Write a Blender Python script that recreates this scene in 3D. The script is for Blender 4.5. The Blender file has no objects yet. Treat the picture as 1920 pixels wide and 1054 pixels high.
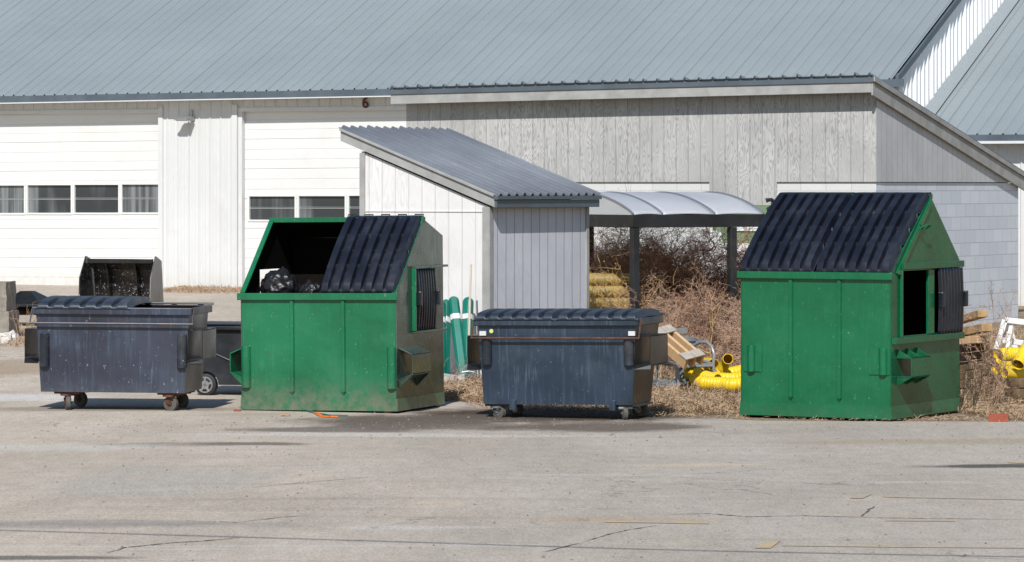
import bpy, math, random
import numpy as np
from mathutils import Vector, Matrix, noise as mnoise
from mathutils.geometry import tessellate_polygon
R = math.radians; PI = math.pi
random.seed(7); rng = np.random.default_rng(7)
S = bpy.context.scene
COL = S.collection

# ------------------------------------------------------------------ camera, sky, sun
FPX, HOR, CAMZ = 7000.0, 350.0, 2.45          # focal length in photo pixels, horizon row, camera height
cd = bpy.data.cameras.new('camera'); cam = bpy.data.objects.new('camera', cd); COL.objects.link(cam)
cam.location = (0, 0, CAMZ); cam.rotation_euler = (R(90), 0, 0)
cd.sensor_width = 36; cd.lens = 36 * FPX / 1920; cd.shift_y = -(527 - HOR) / 1920
cd.clip_start = .5; cd.clip_end = 2000
S.camera = cam
SUN_EL, SUN_AZ = 43.0, 8.0                     # sun behind the camera, a little to its left
sd = bpy.data.lights.new('sun', 'SUN'); sd.energy = 4.5; sd.angle = R(.55); sd.color = (1, .972, .935)
sun = bpy.data.objects.new('sun', sd); COL.objects.link(sun)
tosun = Vector((-math.sin(R(SUN_AZ)) * math.cos(R(SUN_EL)), -math.cos(R(SUN_AZ)) * math.cos(R(SUN_EL)), math.sin(R(SUN_EL))))
sun.rotation_euler = tosun.to_track_quat('Z', 'Y').to_euler(); sun.location = (-6, -30, 30)
W = bpy.data.worlds.new('World'); S.world = W; W.use_nodes = True
nt = W.node_tree; bg = nt.nodes['Background']; sk = nt.nodes.new('ShaderNodeTexSky')
sk.sky_type = 'NISHITA'; sk.sun_disc = False; sk.sun_elevation = R(SUN_EL); sk.sun_rotation = R(180 + SUN_AZ)
sk.air_density = 1.3; sk.dust_density = .4; sk.ozone_density = 2.5
nt.links.new(sk.outputs[0], bg.inputs[0]); bg.inputs[1].default_value = .088
S.view_settings.view_transform = 'Standard'; S.view_settings.look = 'None'
S.view_settings.exposure = 0.08; S.view_settings.gamma = 1
S.render.engine = 'CYCLES'

# ------------------------------------------------------------------ measuring helpers
def gz(Y):                                       # the lot rises gently towards the garage
    return 0.0 if Y < 43 else min(.56, .0225 * (Y - 43) ** 2 / ((Y - 43) + 3))
def world(px, Y, py=None, z=None):
    if z is None: z = CAMZ - (py - HOR) / FPX * Y
    return Vector(((px - 960) / FPX * Y, Y, z))
def on_ground(px, py):
    Y = 40.0
    for _ in range(40): Y = .5 * Y + .5 * (CAMZ - gz(Y)) * FPX / (py - HOR)
    return Vector(((px - 960) / FPX * Y, Y, gz(Y)))
class Frame:                                     # a vertical corner: x along its front, y along its side
    def __init__(s, px, Y, a, z=0.0):
        s.o = Vector(((px - 960) / FPX * Y, Y, z)); s.a = R(a)
        s.u = Vector((math.cos(s.a), -math.sin(s.a), 0)); s.v = Vector((math.sin(s.a), math.cos(s.a), 0))
    def front(s, px, py=None, y=0.0):
        t = (px - 960) / FPX; o = s.o + s.v * y
        k = (t * o.y - o.x) / (s.u.x - t * s.u.y); Y = o.y + k * s.u.y
        return k if py is None else (k, CAMZ - (py - HOR) / FPX * Y - s.o.z)
    def side(s, px, py=None, x=0.0):
        t = (px - 960) / FPX; o = s.o + s.u * x
        k = (t * o.y - o.x) / (s.v.x - t * s.v.y); Y = o.y + k * s.v.y
        return k if py is None else (k, CAMZ - (py - HOR) / FPX * Y - s.o.z)
    def local(s, p):
        d = p - s.o; return Vector((d.dot(s.u), d.dot(s.v), d.z))

# ------------------------------------------------------------------ object helpers
def empty(name, loc=(0, 0, 0), rz=0.0, label=None, cat=None, group=None, kind=None):
    o = bpy.data.objects.new(name, None); COL.objects.link(o); o.location = loc; o.rotation_euler = (0, 0, rz)
    o.empty_display_size = .2
    return tag(o, label, cat, group, kind)
def tag(o, label=None, cat=None, group=None, kind=None):
    if label: o['label'] = label
    if cat: o['category'] = cat
    if group: o['group'] = group
    if kind: o['kind'] = kind
    return o
def copy_tree(o, parent=None):
    c = o.copy(); COL.objects.link(c); c.parent = parent
    for ch in list(o.children): copy_tree(ch, c)
    return c

class MB:
    def __init__(s): s.v = []; s.f = []; s.m = []; s.mi = 0; s.T = None
    def add(s, vs, fs):
        n = len(s.v)
        s.v += [tuple(s.T @ Vector(p)) if s.T is not None else tuple(p) for p in vs]
        s.f += [tuple(i + n for i in f) for f in fs]; s.m += [s.mi] * len(fs)
    def box(s, x0, x1, y0, y1, z0, z1):
        s.hexa([(x0, y0, z0), (x1, y0, z0), (x1, y1, z0), (x0, y1, z0), (x0, y0, z1), (x1, y0, z1), (x1, y1, z1), (x0, y1, z1)])
    def hexa(s, p): s.add(p, [(3, 2, 1, 0), (4, 5, 6, 7), (0, 1, 5, 4), (1, 2, 6, 5), (2, 3, 7, 6), (3, 0, 4, 7)])
    def beam(s, a, b, w, h, up=(0, 0, 1)):
        a = Vector(a); b = Vector(b); d = (b - a).normalized(); u = Vector(up)
        r = d.cross(u)
        if r.length < 1e-4: r = d.cross(Vector((1, 0, 0)))
        r.normalize(); u = r.cross(d).normalized(); r *= w / 2; u *= h / 2
        s.hexa([a - r - u, a + r - u, b + r - u, b - r - u, a - r + u, a + r + u, b + r + u, b - r + u])
    def tube(s, pts, r, seg=8, cap=True, rs=None):
        pts = [Vector(p) for p in pts]; n = len(pts); vs = []; fs = []; prev = None
        for i, p in enumerate(pts):
            d = (pts[min(i + 1, n - 1)] - pts[max(i - 1, 0)]).normalized()
            if prev is None: prev = d.orthogonal().normalized()
            x = (prev - d * prev.dot(d))
            x = x.normalized() if x.length > 1e-5 else d.orthogonal().normalized()
            prev = x; y = d.cross(x); rr = rs[i] if rs else r
            for k in range(seg):
                a = 2 * PI * k / seg; vs.append(p + x * rr * math.cos(a) + y * rr * math.sin(a))
        for i in range(n - 1):
            for k in range(seg):
                k2 = (k + 1) % seg; fs.append((i * seg + k, i * seg + k2, (i + 1) * seg + k2, (i + 1) * seg + k))
        if cap: fs.append(tuple(range(seg))[::-1]); fs.append(tuple((n - 1) * seg + k for k in range(seg)))
        s.add(vs, fs)
    def cyl(s, a, b, r, seg=20, r2=None): s.tube([a, b], r, seg, True, [r, r if r2 is None else r2])
    def plate(s, outer, th, fn, holes=()):       # polygon with holes, thickened along the mapped normal; fn(u, w, t) -> point
        loops = [list(outer)] + [list(h) for h in holes]
        tri = tessellate_polygon([[Vector((p[0], p[1], 0)) for p in l] for l in loops])
        flat = [p for l in loops for p in l]; n = len(flat)
        vs = [fn(p[0], p[1], 0) for p in flat] + [fn(p[0], p[1], th) for p in flat]
        fs = [tuple(t) for t in tri] + [tuple(i + n for i in t)[::-1] for t in tri]
        o = 0
        for l in loops:
            m = len(l)
            for i in range(m): j = (i + 1) % m; fs.append((o + i, o + j, o + j + n, o + i + n))
            o += m
        s.add(vs, fs)
    def prism(s, prof, fn0, fn1):                # a closed profile swept between two mapped ends
        n = len(prof); vs = [fn0(*p) for p in prof] + [fn1(*p) for p in prof]
        s.add(vs, [tuple(range(n))[::-1], tuple(range(n, 2 * n))] + [(i, (i + 1) % n, (i + 1) % n + n, i + n) for i in range(n)])
    def grid(s, fn, nu, nv):
        vs = [fn(i / nu, j / nv) for j in range(nv + 1) for i in range(nu + 1)]
        s.add(vs, [(j * (nu + 1) + i, j * (nu + 1) + i + 1, (j + 1) * (nu + 1) + i + 1, (j + 1) * (nu + 1) + i) for j in range(nv) for i in range(nu)])
    def build(s, name, mats, parent=None, smooth=35, bevel=0, seg=2, solid=0, fix=True):
        me = bpy.data.meshes.new(name); me.from_pydata(s.v, [], s.f)
        mats = mats if isinstance(mats, (list, tuple)) else [mats]
        for m in mats: me.materials.append(m)
        me.polygons.foreach_set('material_index', s.m); me.update()
        if fix:
            import bmesh
            bm = bmesh.new(); bm.from_mesh(me); bmesh.ops.recalc_face_normals(bm, faces=bm.faces); bm.to_mesh(me); bm.free()
        if smooth:
            me.polygons.foreach_set('use_smooth', [True] * len(me.polygons)); me.set_sharp_from_angle(angle=R(smooth))
        o = bpy.data.objects.new(name, me); COL.objects.link(o); o.parent = parent
        if solid: md = o.modifiers.new('s', 'SOLIDIFY'); md.thickness = solid; md.offset = -1
        if bevel: md = o.modifiers.new('b', 'BEVEL'); md.width = bevel; md.segments = seg; md.limit_method = 'ANGLE'; md.angle_limit = R(40)
        return o

# ------------------------------------------------------------------ materials
class NT:
    def __init__(s, name, rough=.5, metal=0.0, spec=.5):
        s.mat = bpy.data.materials.new(name); s.mat.use_nodes = True; s.t = s.mat.node_tree
        s.b = s.t.nodes['Principled BSDF']; s.b.inputs['Roughness'].default_value = rough
        s.b.inputs['Metallic'].default_value = metal; s.b.inputs['Specular IOR Level'].default_value = spec
        s.co = s.t.nodes.new('ShaderNodeTexCoord').outputs['Object']; s.h = None
    def n(s, typ, **kw):
        nd = s.t.nodes.new('ShaderNode' + typ)
        for k, v in kw.items():
            if k.startswith('_'): setattr(nd, k[1:], v)
            else:
                key = int(k[1:]) if k[0] == 'i' and k[1:].isdigit() else k.replace('__', ' ')
                s.put(nd.inputs[key], v)
        return nd
    def put(s, sock, v):
        if isinstance(v, bpy.types.NodeSocket): s.t.links.new(v, sock)
        else: sock.default_value = v
    def math(s, op, a, b=0.0, c=0.0, clamp=False):
        nd = s.n('Math', _operation=op, _use_clamp=clamp); s.put(nd.inputs[0], a); s.put(nd.inputs[1], b); s.put(nd.inputs[2], c); return nd.outputs[0]
    def vec(s, scale=(1, 1, 1), loc=(0, 0, 0), src=None):
        nd = s.n('Mapping'); s.put(nd.inputs[0], src or s.co); nd.inputs[1].default_value = loc; nd.inputs[3].default_value = scale; return nd.outputs[0]
    def noise(s, scale=(1, 1, 1), detail=4, rough=.55, dist=0.0, loc=(0, 0, 0), src=None):
        if not isinstance(scale, (tuple, list)): scale = (scale,) * 3
        nd = s.n('TexNoise', Vector=s.vec(scale, loc, src), Scale=1.0, Detail=detail, Roughness=rough, Distortion=dist); return nd.outputs[0]
    def ramp(s, f, lo, hi, a=0.0, b=1.0):
        nd = s.n('MapRange', _interpolation_type='SMOOTHSTEP'); s.put(nd.inputs[0], f)
        for i, v in enumerate((lo, hi, a, b)): nd.inputs[i + 1].default_value = v
        return nd.outputs[0]
    def mix(s, f, a, b, mode='MIX'):
        nd = s.n('Mix', _data_type='RGBA', _blend_type=mode); s.put(nd.inputs[0], f)
        s.put(nd.inputs[6], c4(a)); s.put(nd.inputs[7], c4(b)); return nd.outputs[2]
    def xyz(s): return s.n('SeparateXYZ', Vector=s.co).outputs
    def bump(s, h, strength=.3, dist=.01):
        nd = s.n('Bump', Strength=strength, Distance=dist, Height=h)
        if s.h is not None: s.put(nd.inputs['Normal'], s.h)
        s.h = nd.outputs[0]; s.put(s.b.inputs['Normal'], s.h)
    def out(s, col=None, rough=None):
        if col is not None: s.put(s.b.inputs['Base Color'], c4(col))
        if rough is not None: s.put(s.b.inputs['Roughness'], rough)
        return s.mat
def c4(c): return c if isinstance(c, bpy.types.NodeSocket) else (*c[:3], 1.0)

def weathered(name, base, rough=.5, metal=0.0, var=.25, streak=None, rust=None, dust=None, scratch=None, bmp=0.0, low_dirt_tone=None, seed=0, spec=.5, rustlo=.62, vs=1.5, sclo=.7):
    m = NT(name, rough, metal, spec); L = (seed * 3.7, seed * 1.9, seed * 5.1)
    n1 = m.noise(vs, 5, .6, loc=L)
    col = m.mix(m.ramp(n1, .3, .7), tuple(c * (1 - var) for c in base), tuple(c * (1 + var) for c in base))
    if dust: col = m.mix(m.ramp(m.noise(3.0, 6, .65, loc=L), .48, .75, 0, dust[3]), col, dust[:3])
    if streak: col = m.mix(m.ramp(m.noise((26, 26, 1.1), 4, .6, loc=L), .5, .74, 0, streak[3]), col, streak[:3])
    if streak: col = m.mix(m.ramp(m.math('MULTIPLY', m.noise((75, 75, 2.3), 3, .5, loc=L), m.noise(2.2, 3, .6, loc=(L[1], 2, 1))), .3, .42, 0, streak[3] * .8), col, tuple(min(1, c * 1.5) for c in streak[:3]))
    if scratch: col = m.mix(m.ramp(m.noise((38, 38, 24), 2, .5, 1.5, loc=L), sclo, sclo + .04, 0, scratch[3]), col, scratch[:3])
    if low_dirt_tone:
        z = m.xyz()[2]; f = m.math('MULTIPLY', m.ramp(z, low_dirt_tone[4], low_dirt_tone[5], 1, 0), m.ramp(m.noise(9, 5, .7, loc=L), .25, .65))
        col = m.mix(m.math('MULTIPLY', f, low_dirt_tone[3]), col, low_dirt_tone[:3])
    if rust:
        f = m.ramp(m.noise(6.0, 8, .72, .6, loc=(L[2], L[0], L[1])), rustlo, rustlo + .06, 0, rust[3])
        col = m.mix(f, col, rust[:3])
    if bmp: m.bump(m.noise(2.3, 3, .45, loc=L), bmp, .05)
    r = m.ramp(n1, .2, .8, max(.05, rough - .1), min(1, rough + .14))
    return m.out(col, r)

def simple(name, base, rough=.6, metal=0.0, var=.12, sc=6.0, bmp=0.0, spec=.5):
    m = NT(name, rough, metal, spec)
    col = m.mix(m.noise(sc, 5, .6), tuple(c * (1 - 2 * var) for c in base), tuple(c * (1 + 2 * var) for c in base))
    if bmp: m.bump(m.noise(sc * 4, 4, .6), bmp, .01)
    return m.out(col)

def wood_siding(name, axis, dark, light, pitch=.203, grain=.5, panel=1.22, groove=.05, rough=.85, gr=6.0, lines=.6):
    m = NT(name, rough, 0, .25); X = m.xyz(); c = X[axis]
    pn = m.math('FLOOR', m.math('DIVIDE', c, panel)); off = m.math('MULTIPLY', pn, 7.31)
    src = m.n('CombineXYZ', X=m.math('ADD', c, off), Y=off, Z=X[2]).outputs[0]
    d = m.noise((3.4, 3.4, .62), 3, .55, src=src)
    wv = m.n('MapRange'); ph = m.math('ADD', m.math('MULTIPLY', d, gr * 9), m.math('MULTIPLY', m.noise((9, 9, 2.0), 2, .5, src=src), 2.2))
    g = m.math('ABSOLUTE', m.math('SINE', m.math('MULTIPLY', ph, 2.3)))
    fine = m.noise((90, 90, 3.2), 4, .65, src=src)
    f = m.math('ADD', m.math('MULTIPLY', g, grain), m.math('MULTIPLY', fine, 1 - grain))
    amt = m.ramp(m.noise((.8, .8, .5), 3, .6, src=src), .36, .6, .15, 1.25)
    f = m.math('ADD', m.math('MULTIPLY', m.math('SUBTRACT', f, .5), amt), .55)
    col = m.mix(m.ramp(f, .2, .8), dark, light)
    col = m.mix(m.ramp(m.noise(1.1, 4, .65, loc=(4, 2, 9)), .35, .75, 0, .3), col, tuple(x * .62 for x in dark))
    bn = m.n('TexWhiteNoise', _noise_dimensions='1D', W=m.math('FLOOR', m.math('DIVIDE', m.math('ADD', c, 100 * pitch), pitch))).outputs[0]
    col = m.mix(m.math('MULTIPLY', bn, .22), col, tuple(x * 1.0 for x in dark))
    col = m.mix(m.ramp(m.noise((5, 5, 1.4), 5, .7, loc=(9, 1, 3)), .66, .78, 0, .55), col, tuple(x * .45 for x in dark))
    t = m.math('FRACT', m.math('DIVIDE', m.math('ADD', c, 100 * pitch), pitch))
    gv = m.ramp(m.math('ABSOLUTE', m.math('SUBTRACT', t, .5)), .5 - groove, .5 - groove * .6)
    col = m.mix(m.math('MULTIPLY', gv, lines), col, tuple(x * .3 for x in dark))
    m.bump(m.math('SUBTRACT', 1.0, gv), .6, .008); m.bump(fine, .15, .004)
    return m.out(col)

def blocks(name, axis, a, b, mortar):
    m = NT(name, .9, 0, .2); X = m.xyz()
    src = m.n('CombineXYZ', X=X[axis], Y=X[2], Z=0.0).outputs[0]
    br = m.n('TexBrick', Vector=src, Color1=c4(a), Color2=c4(b), Mortar=c4(mortar), Scale=1.0, Mortar__Size=.006, Mortar__Smooth=.3, Bias=0.0, Brick__Width=.406, Row__Height=.203)
    col = m.mix(m.ramp(m.noise(14, 6, .7), .35, .75, 0, .35), br.outputs[0], tuple(c * .8 for c in a))
    m.bump(m.math('SUBTRACT', 1.0, br.outputs[1]), .5, .008); m.bump(m.noise(60, 3, .6), .2, .004)
    return m.out(col)

M = {}
M['green_a'] = weathered('green_paint_faded', (.006, .13, .055), .28, 0, .16, streak=(.03, .17, .09, .25), dust=(.035, .17, .09, .4), scratch=(.25, .33, .25, .6), rust=(.11, .05, .02, .8), bmp=.45, low_dirt_tone=(.17, .16, .12, .8, .0, .45), seed=1, rustlo=.655)
M['green_b'] = weathered('green_paint_glossy', (.003, .115, .046), .2, 0, .12, streak=(.015, .15, .07, .25), dust=(.02, .165, .078, .45), scratch=(.16, .25, .16, .6), rust=(.09, .05, .02, .7), bmp=.35, low_dirt_tone=(.05, .12, .07, .4, .0, .22), seed=2, rustlo=.68)
M['green_side'] = weathered('green_paint_worn_sheen', (.07, .105, .085), .22, .3, .25, streak=(.13, .17, .14, .45), dust=(.15, .18, .15, .5), rust=(.09, .055, .03, .6), bmp=.2, low_dirt_tone=(.02, .05, .03, .85, .1, .95), seed=3, rustlo=.68)  # grey reflections painted into the worn paint, darker towards the bottom
M['green_side_b'] = weathered('green_paint_scuffed_side', (.006, .10, .042), .22, .1, .15, streak=(.04, .13, .075, .3), dust=(.015, .10, .05, .3), rust=(.08, .05, .03, .5), bmp=.2, low_dirt_tone=(.015, .07, .035, .4, .0, .5), seed=4, rustlo=.72)
M['navy_a'] = weathered('navy_steel_purple', (.029, .033, .052), .38, 0, .2, streak=(.07, .105, .155, .42), dust=(.045, .065, .10, .45), scratch=(.35, .38, .42, .75), rust=(.16, .07, .035, .85), bmp=.15, low_dirt_tone=(.10, .12, .14, .6, .0, .42), seed=5, rustlo=.665)
M['navy_b'] = weathered('navy_steel_blue', (.017, .030, .052), .36, 0, .25, streak=(.075, .105, .135, .45), dust=(.04, .06, .085, .5), scratch=(.25, .28, .3, .5), rust=(.11, .06, .035, .6), bmp=.15, seed=6, rustlo=.70)
M['black_steel'] = weathered('black_worn_steel', (.009, .009, .010), .3, .0, .4, streak=(.035, .027, .02, .4), dust=(.022, .02, .018, .5), rust=(.10, .05, .03, .8), seed=7, rustlo=.62)
M['guard'] = weathered('scuffed_navy_guard', (.018, .024, .036), .35, .1, .3, dust=(.07, .07, .075, .7), rust=(.16, .07, .04, .8), scratch=(.3, .3, .3, .7), seed=41, rustlo=.58, vs=6)
M['bar'] = weathered('worn_steel_bar', (.06, .062, .068), .4, .3, .3, rust=(.12, .06, .04, .7), seed=42, rustlo=.55)
M['bar_pale'] = simple('pale_track', (.34, .35, .35), .6, 0, .1)
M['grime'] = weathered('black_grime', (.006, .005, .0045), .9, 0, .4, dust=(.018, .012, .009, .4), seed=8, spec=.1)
M['lid'] = weathered('black_lid_plastic', (.0095, .0115, .02), .33, 0, .25, dust=(.032, .038, .052, .5), seed=9, vs=3, bmp=.05)
M['lid_old'] = weathered('faded_lid_plastic', (.022, .031, .047), .45, 0, .3, dust=(.07, .085, .105, .5), seed=10, vs=3)
M['bucket_side'] = weathered('polished_bucket_side', (.20, .185, .165), .35, .4, .3, dust=(.10, .09, .08, .6), rust=(.1, .06, .04, .6), seed=44, vs=4)
M['cart'] = weathered('black_cart_plastic', (.012, .013, .016), .4, 0, .3, dust=(.045, .048, .055, .6), seed=46)
M['rust'] = weathered('rusty_iron', (.10, .045, .028), .85, .1, .45, dust=(.06, .04, .035, .6), seed=11, vs=9)
M['steel'] = weathered('galvanised_steel', (.33, .34, .35), .42, .6, .2, rust=(.16, .09, .05, .5), seed=12)
M['wheel'] = simple('worn_rubber', (.10, .09, .08), .85, 0, .25, 30)
M['tyre'] = simple('black_rubber', (.018, .018, .019), .7, 0, .2, 20)
M['bag'] = NT('bin_bag_plastic', .4, 0, .45).out((.009, .009, .01))
M['roof'] = weathered('blue_grey_roof_steel', (.258, .292, .305), .5, .1, .02, streak=(.33, .36, .38, .12), seed=13, vs=.4, bmp=0)
M['roof_shed'] = weathered('grey_roof_steel', (.20, .215, .245), .45, .15, .08, streak=(.28, .29, .32, .3), dust=(.25, .26, .28, .3), seed=14)
M['white_gable'] = weathered('sunlit_white_siding', (.84, .85, .86), .4, 0, .02, seed=51)  # same white siding, colour raised to stand in for sun on the gable
M['trim_dark'] = weathered('dark_grey_trim', (.10, .125, .15), .45, .2, .15, seed=15)
M['white_metal'] = weathered('white_siding', (.63, .635, .63), .45, 0, .03, streak=(.55, .54, .50, .35), dust=(.56, .55, .52, .35), low_dirt_tone=(.5, .45, .38, .5, -.2, .35), seed=16, vs=.6)
M['white_door'] = weathered('white_door', (.70, .70, .685), .4, 0, .02, dust=(.62, .605, .56, .4), low_dirt_tone=(.5, .45, .38, .4, .0, .5), seed=17, vs=.6)
M['ply'] = wood_siding('weathered_plywood', 0, (.27, .27, .27), (.52, .515, .50), grain=.36, gr=4.6, lines=.25)
M['ply_side'] = wood_siding('grey_shade_board_side', 1, (.42, .43, .44), (.58, .585, .59), grain=.1, gr=3, lines=.3)  # cool tone of the shaded side painted into the grey boards
M['shed_front'] = wood_siding('white_board_shed', 0, (.60, .585, .575), (.76, .745, .735), grain=.3, gr=2.5, lines=.18)
M['shed_side'] = wood_siding('shade_blue_board_shed', 1, (.50, .515, .56), (.66, .675, .72), grain=.12, gr=2.5, lines=.6)  # white shed boards again, with the blue of open shade put into the colour
M['grey_board'] = weathered('weathered_grey_board', (.34, .34, .33), .8, 0, .12, dust=(.22, .2, .18, .5), streak=(.28, .27, .25, .3), seed=18, vs=4, spec=.2)
M['block_w'] = blocks('white_block', 0, (.64, .64, .63), (.58, .59, .58), (.5, .5, .48))
M['block_g'] = blocks('grey_shade_block', 1, (.66, .70, .75), (.57, .61, .67), (.42, .45, .48))  # bluish tint of the shaded side is painted into these blocks
M['green_wall'] = simple('sage_green_wall', (.16, .24, .13), .8, 0, .08, 3)
M['white_board'] = simple('white_board', (.74, .74, .72), .6, 0, .03, 5)
M['concrete'] = simple('weathered_concrete', (.24, .215, .18), .92, 0, .3, 9, .5)
M['dark_frame'] = weathered('dark_bronze_metal', (.025, .026, .03), .35, .3, .3, dust=(.09, .08, .075, .5), seed=19)
M['brown_post'] = simple('brown_post', (.07, .04, .028), .8, 0, .25, 12)
M['teal'] = weathered('teal_plastic', (.002, .155, .11), .4, 0, .1, dust=(.02, .19, .14, .2), seed=20)
M['white_tape'] = simple('white_tape', (.6, .61, .6), .5, 0, .04)
M['pale_wood'] = wood_siding('pale_lumber', 0, (.48, .29, .14), (.68, .47, .27), pitch=3.1, grain=.3, panel=2.3, gr=2, lines=0)
M['grey_wood'] = simple('greyed_lumber', (.37, .33, .28), .85, 0, .2, 14, .2)
M['brown_wood'] = weathered('brown_old_lumber', (.17, .115, .07), .9, 0, .35, dust=(.26, .20, .14, .6), seed=21, vs=7, spec=.15)
M['tan_wood'] = weathered('tan_lumber', (.40, .26, .13), .85, 0, .3, dust=(.5, .38, .24, .5), seed=22, vs=8, spec=.15)
M['yellow'] = weathered('yellow_pipe_plastic', (.76, .52, .01), .42, 0, .12, dust=(.55, .40, .09, .6), scratch=(.3, .24, .12, .6), seed=23, vs=7)
M['yellow_old'] = weathered('dull_yellow_plastic', (.36, .25, .06), .6, 0, .35, dust=(.24, .18, .10, .9), seed=24, vs=5)
M['chair'] = simple('grey_chair_metal', (.30, .31, .32), .38, .35, .1, 12)
M['slat'] = simple('grey_slat', (.22, .22, .22), .7, 0, .15, 20)
M['bin_grey'] = simple('blue_grey_plastic', (.14, .18, .21), .5, 0, .12, 7)
M['brick'] = simple('red_brick', (.30, .075, .042), .85, 0, .18, 25, .4)
M['stones'] = simple('loose_stone', (.20, .175, .15), .95, 0, .45, 3)
M['kerb'] = simple('pale_concrete', (.42, .41, .39), .9, 0, .2, 9, .5)
M['snow'] = simple('dirty_snow', (.72, .70, .66), .8, 0, .15, 10, .6)
M['orange'] = simple('orange_plastic', (.75, .18, .02), .5, 0, .1)
M['maroon'] = simple('maroon_paint', (.09, .012, .014), .6, 0, .1)
M['lime'] = simple('lime_sticker', (.55, .62, .2), .5, 0, .05)
M['aluminium'] = simple('alloy', (.55, .56, .58), .3, .8, .05)
M['cardboard'] = simple('cardboard', (.42, .28, .17), .9, 0, .1)
def worn_paint():
    m = NT('worn_yellow_paint', .9, 0, .15); n_ = m.noise((30, 12, 1), 4, .75)
    col = m.mix(m.ramp(n_, .46, .7, 0, 1), (.50, .37, .19), (.37, .325, .275)); return m.out(m.mix(m.ramp(m.noise((3, 2, 1), 3, .6), .4, .6), col, (.38, .33, .275)))
M['yellow_paint'] = worn_paint()
M['crack'] = simple('crack_filler', (.11, .095, .08), .95, 0, .3, 8)
M['handle'] = simple('pale_handle_wood', (.50, .42, .34), .7, 0, .12, 20)

def twig(name, a, b, rough=.95):
    m = NT(name, rough, 0, .1); n = m.noise(3.5, 3, .6)
    n2 = m.noise(28, 3, .6)
    return m.out(m.mix(m.math('ADD', m.math('MULTIPLY', n, .55), m.math('MULTIPLY', n2, .45)), a, b))
M['twig_dark'] = twig('dark_brown_twigs', (.15, .07, .043), (.50, .30, .20))
M['twig_tan'] = twig('tan_twigs', (.22, .125, .08), (.60, .42, .30))
M['twig_olive'] = twig('dark_leafy_twigs', (.02, .018, .01), (.17, .14, .09))
M['straw'] = twig('straw', (.10, .062, .04), (.70, .51, .33))
M['straw_gold'] = twig('golden_straw', (.45, .27, .1), (.80, .56, .28))
M['leaf_litter'] = twig('leaf_litter', (.20, .12, .07), (.6, .44, .3))
M['stem'] = twig('dry_stems', (.12, .08, .06), (.42, .30, .21))

# glass panes of the doors: dark rooms with pale curtain folds behind
def pane_mat():
    m = NT('door_glass', .12, 0, .6); X = m.xyz()
    fold = m.noise((15, 1, .4), 3, .6); cur = m.ramp(m.noise((1.3, 1, .2), 2, .4, loc=(3, 0, 0)), .42, .55)
    col = m.mix(m.math('MULTIPLY', cur, m.ramp(fold, .3, .7, .15, 1)), (.035, .042, .048), (.21, .225, .235))
    return m.out(col)
M['pane'] = pane_mat()
def vault_mat():
    m = NT('translucent_panel', .35, 0, .5); m.b.inputs['Transmission Weight'].default_value = .45
    col = m.mix(m.ramp(m.noise(1.2, 3, .5), .3, .7), (.62, .64, .68), (.74, .75, .78)); return m.out(col)
M['vault'] = vault_mat()

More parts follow.
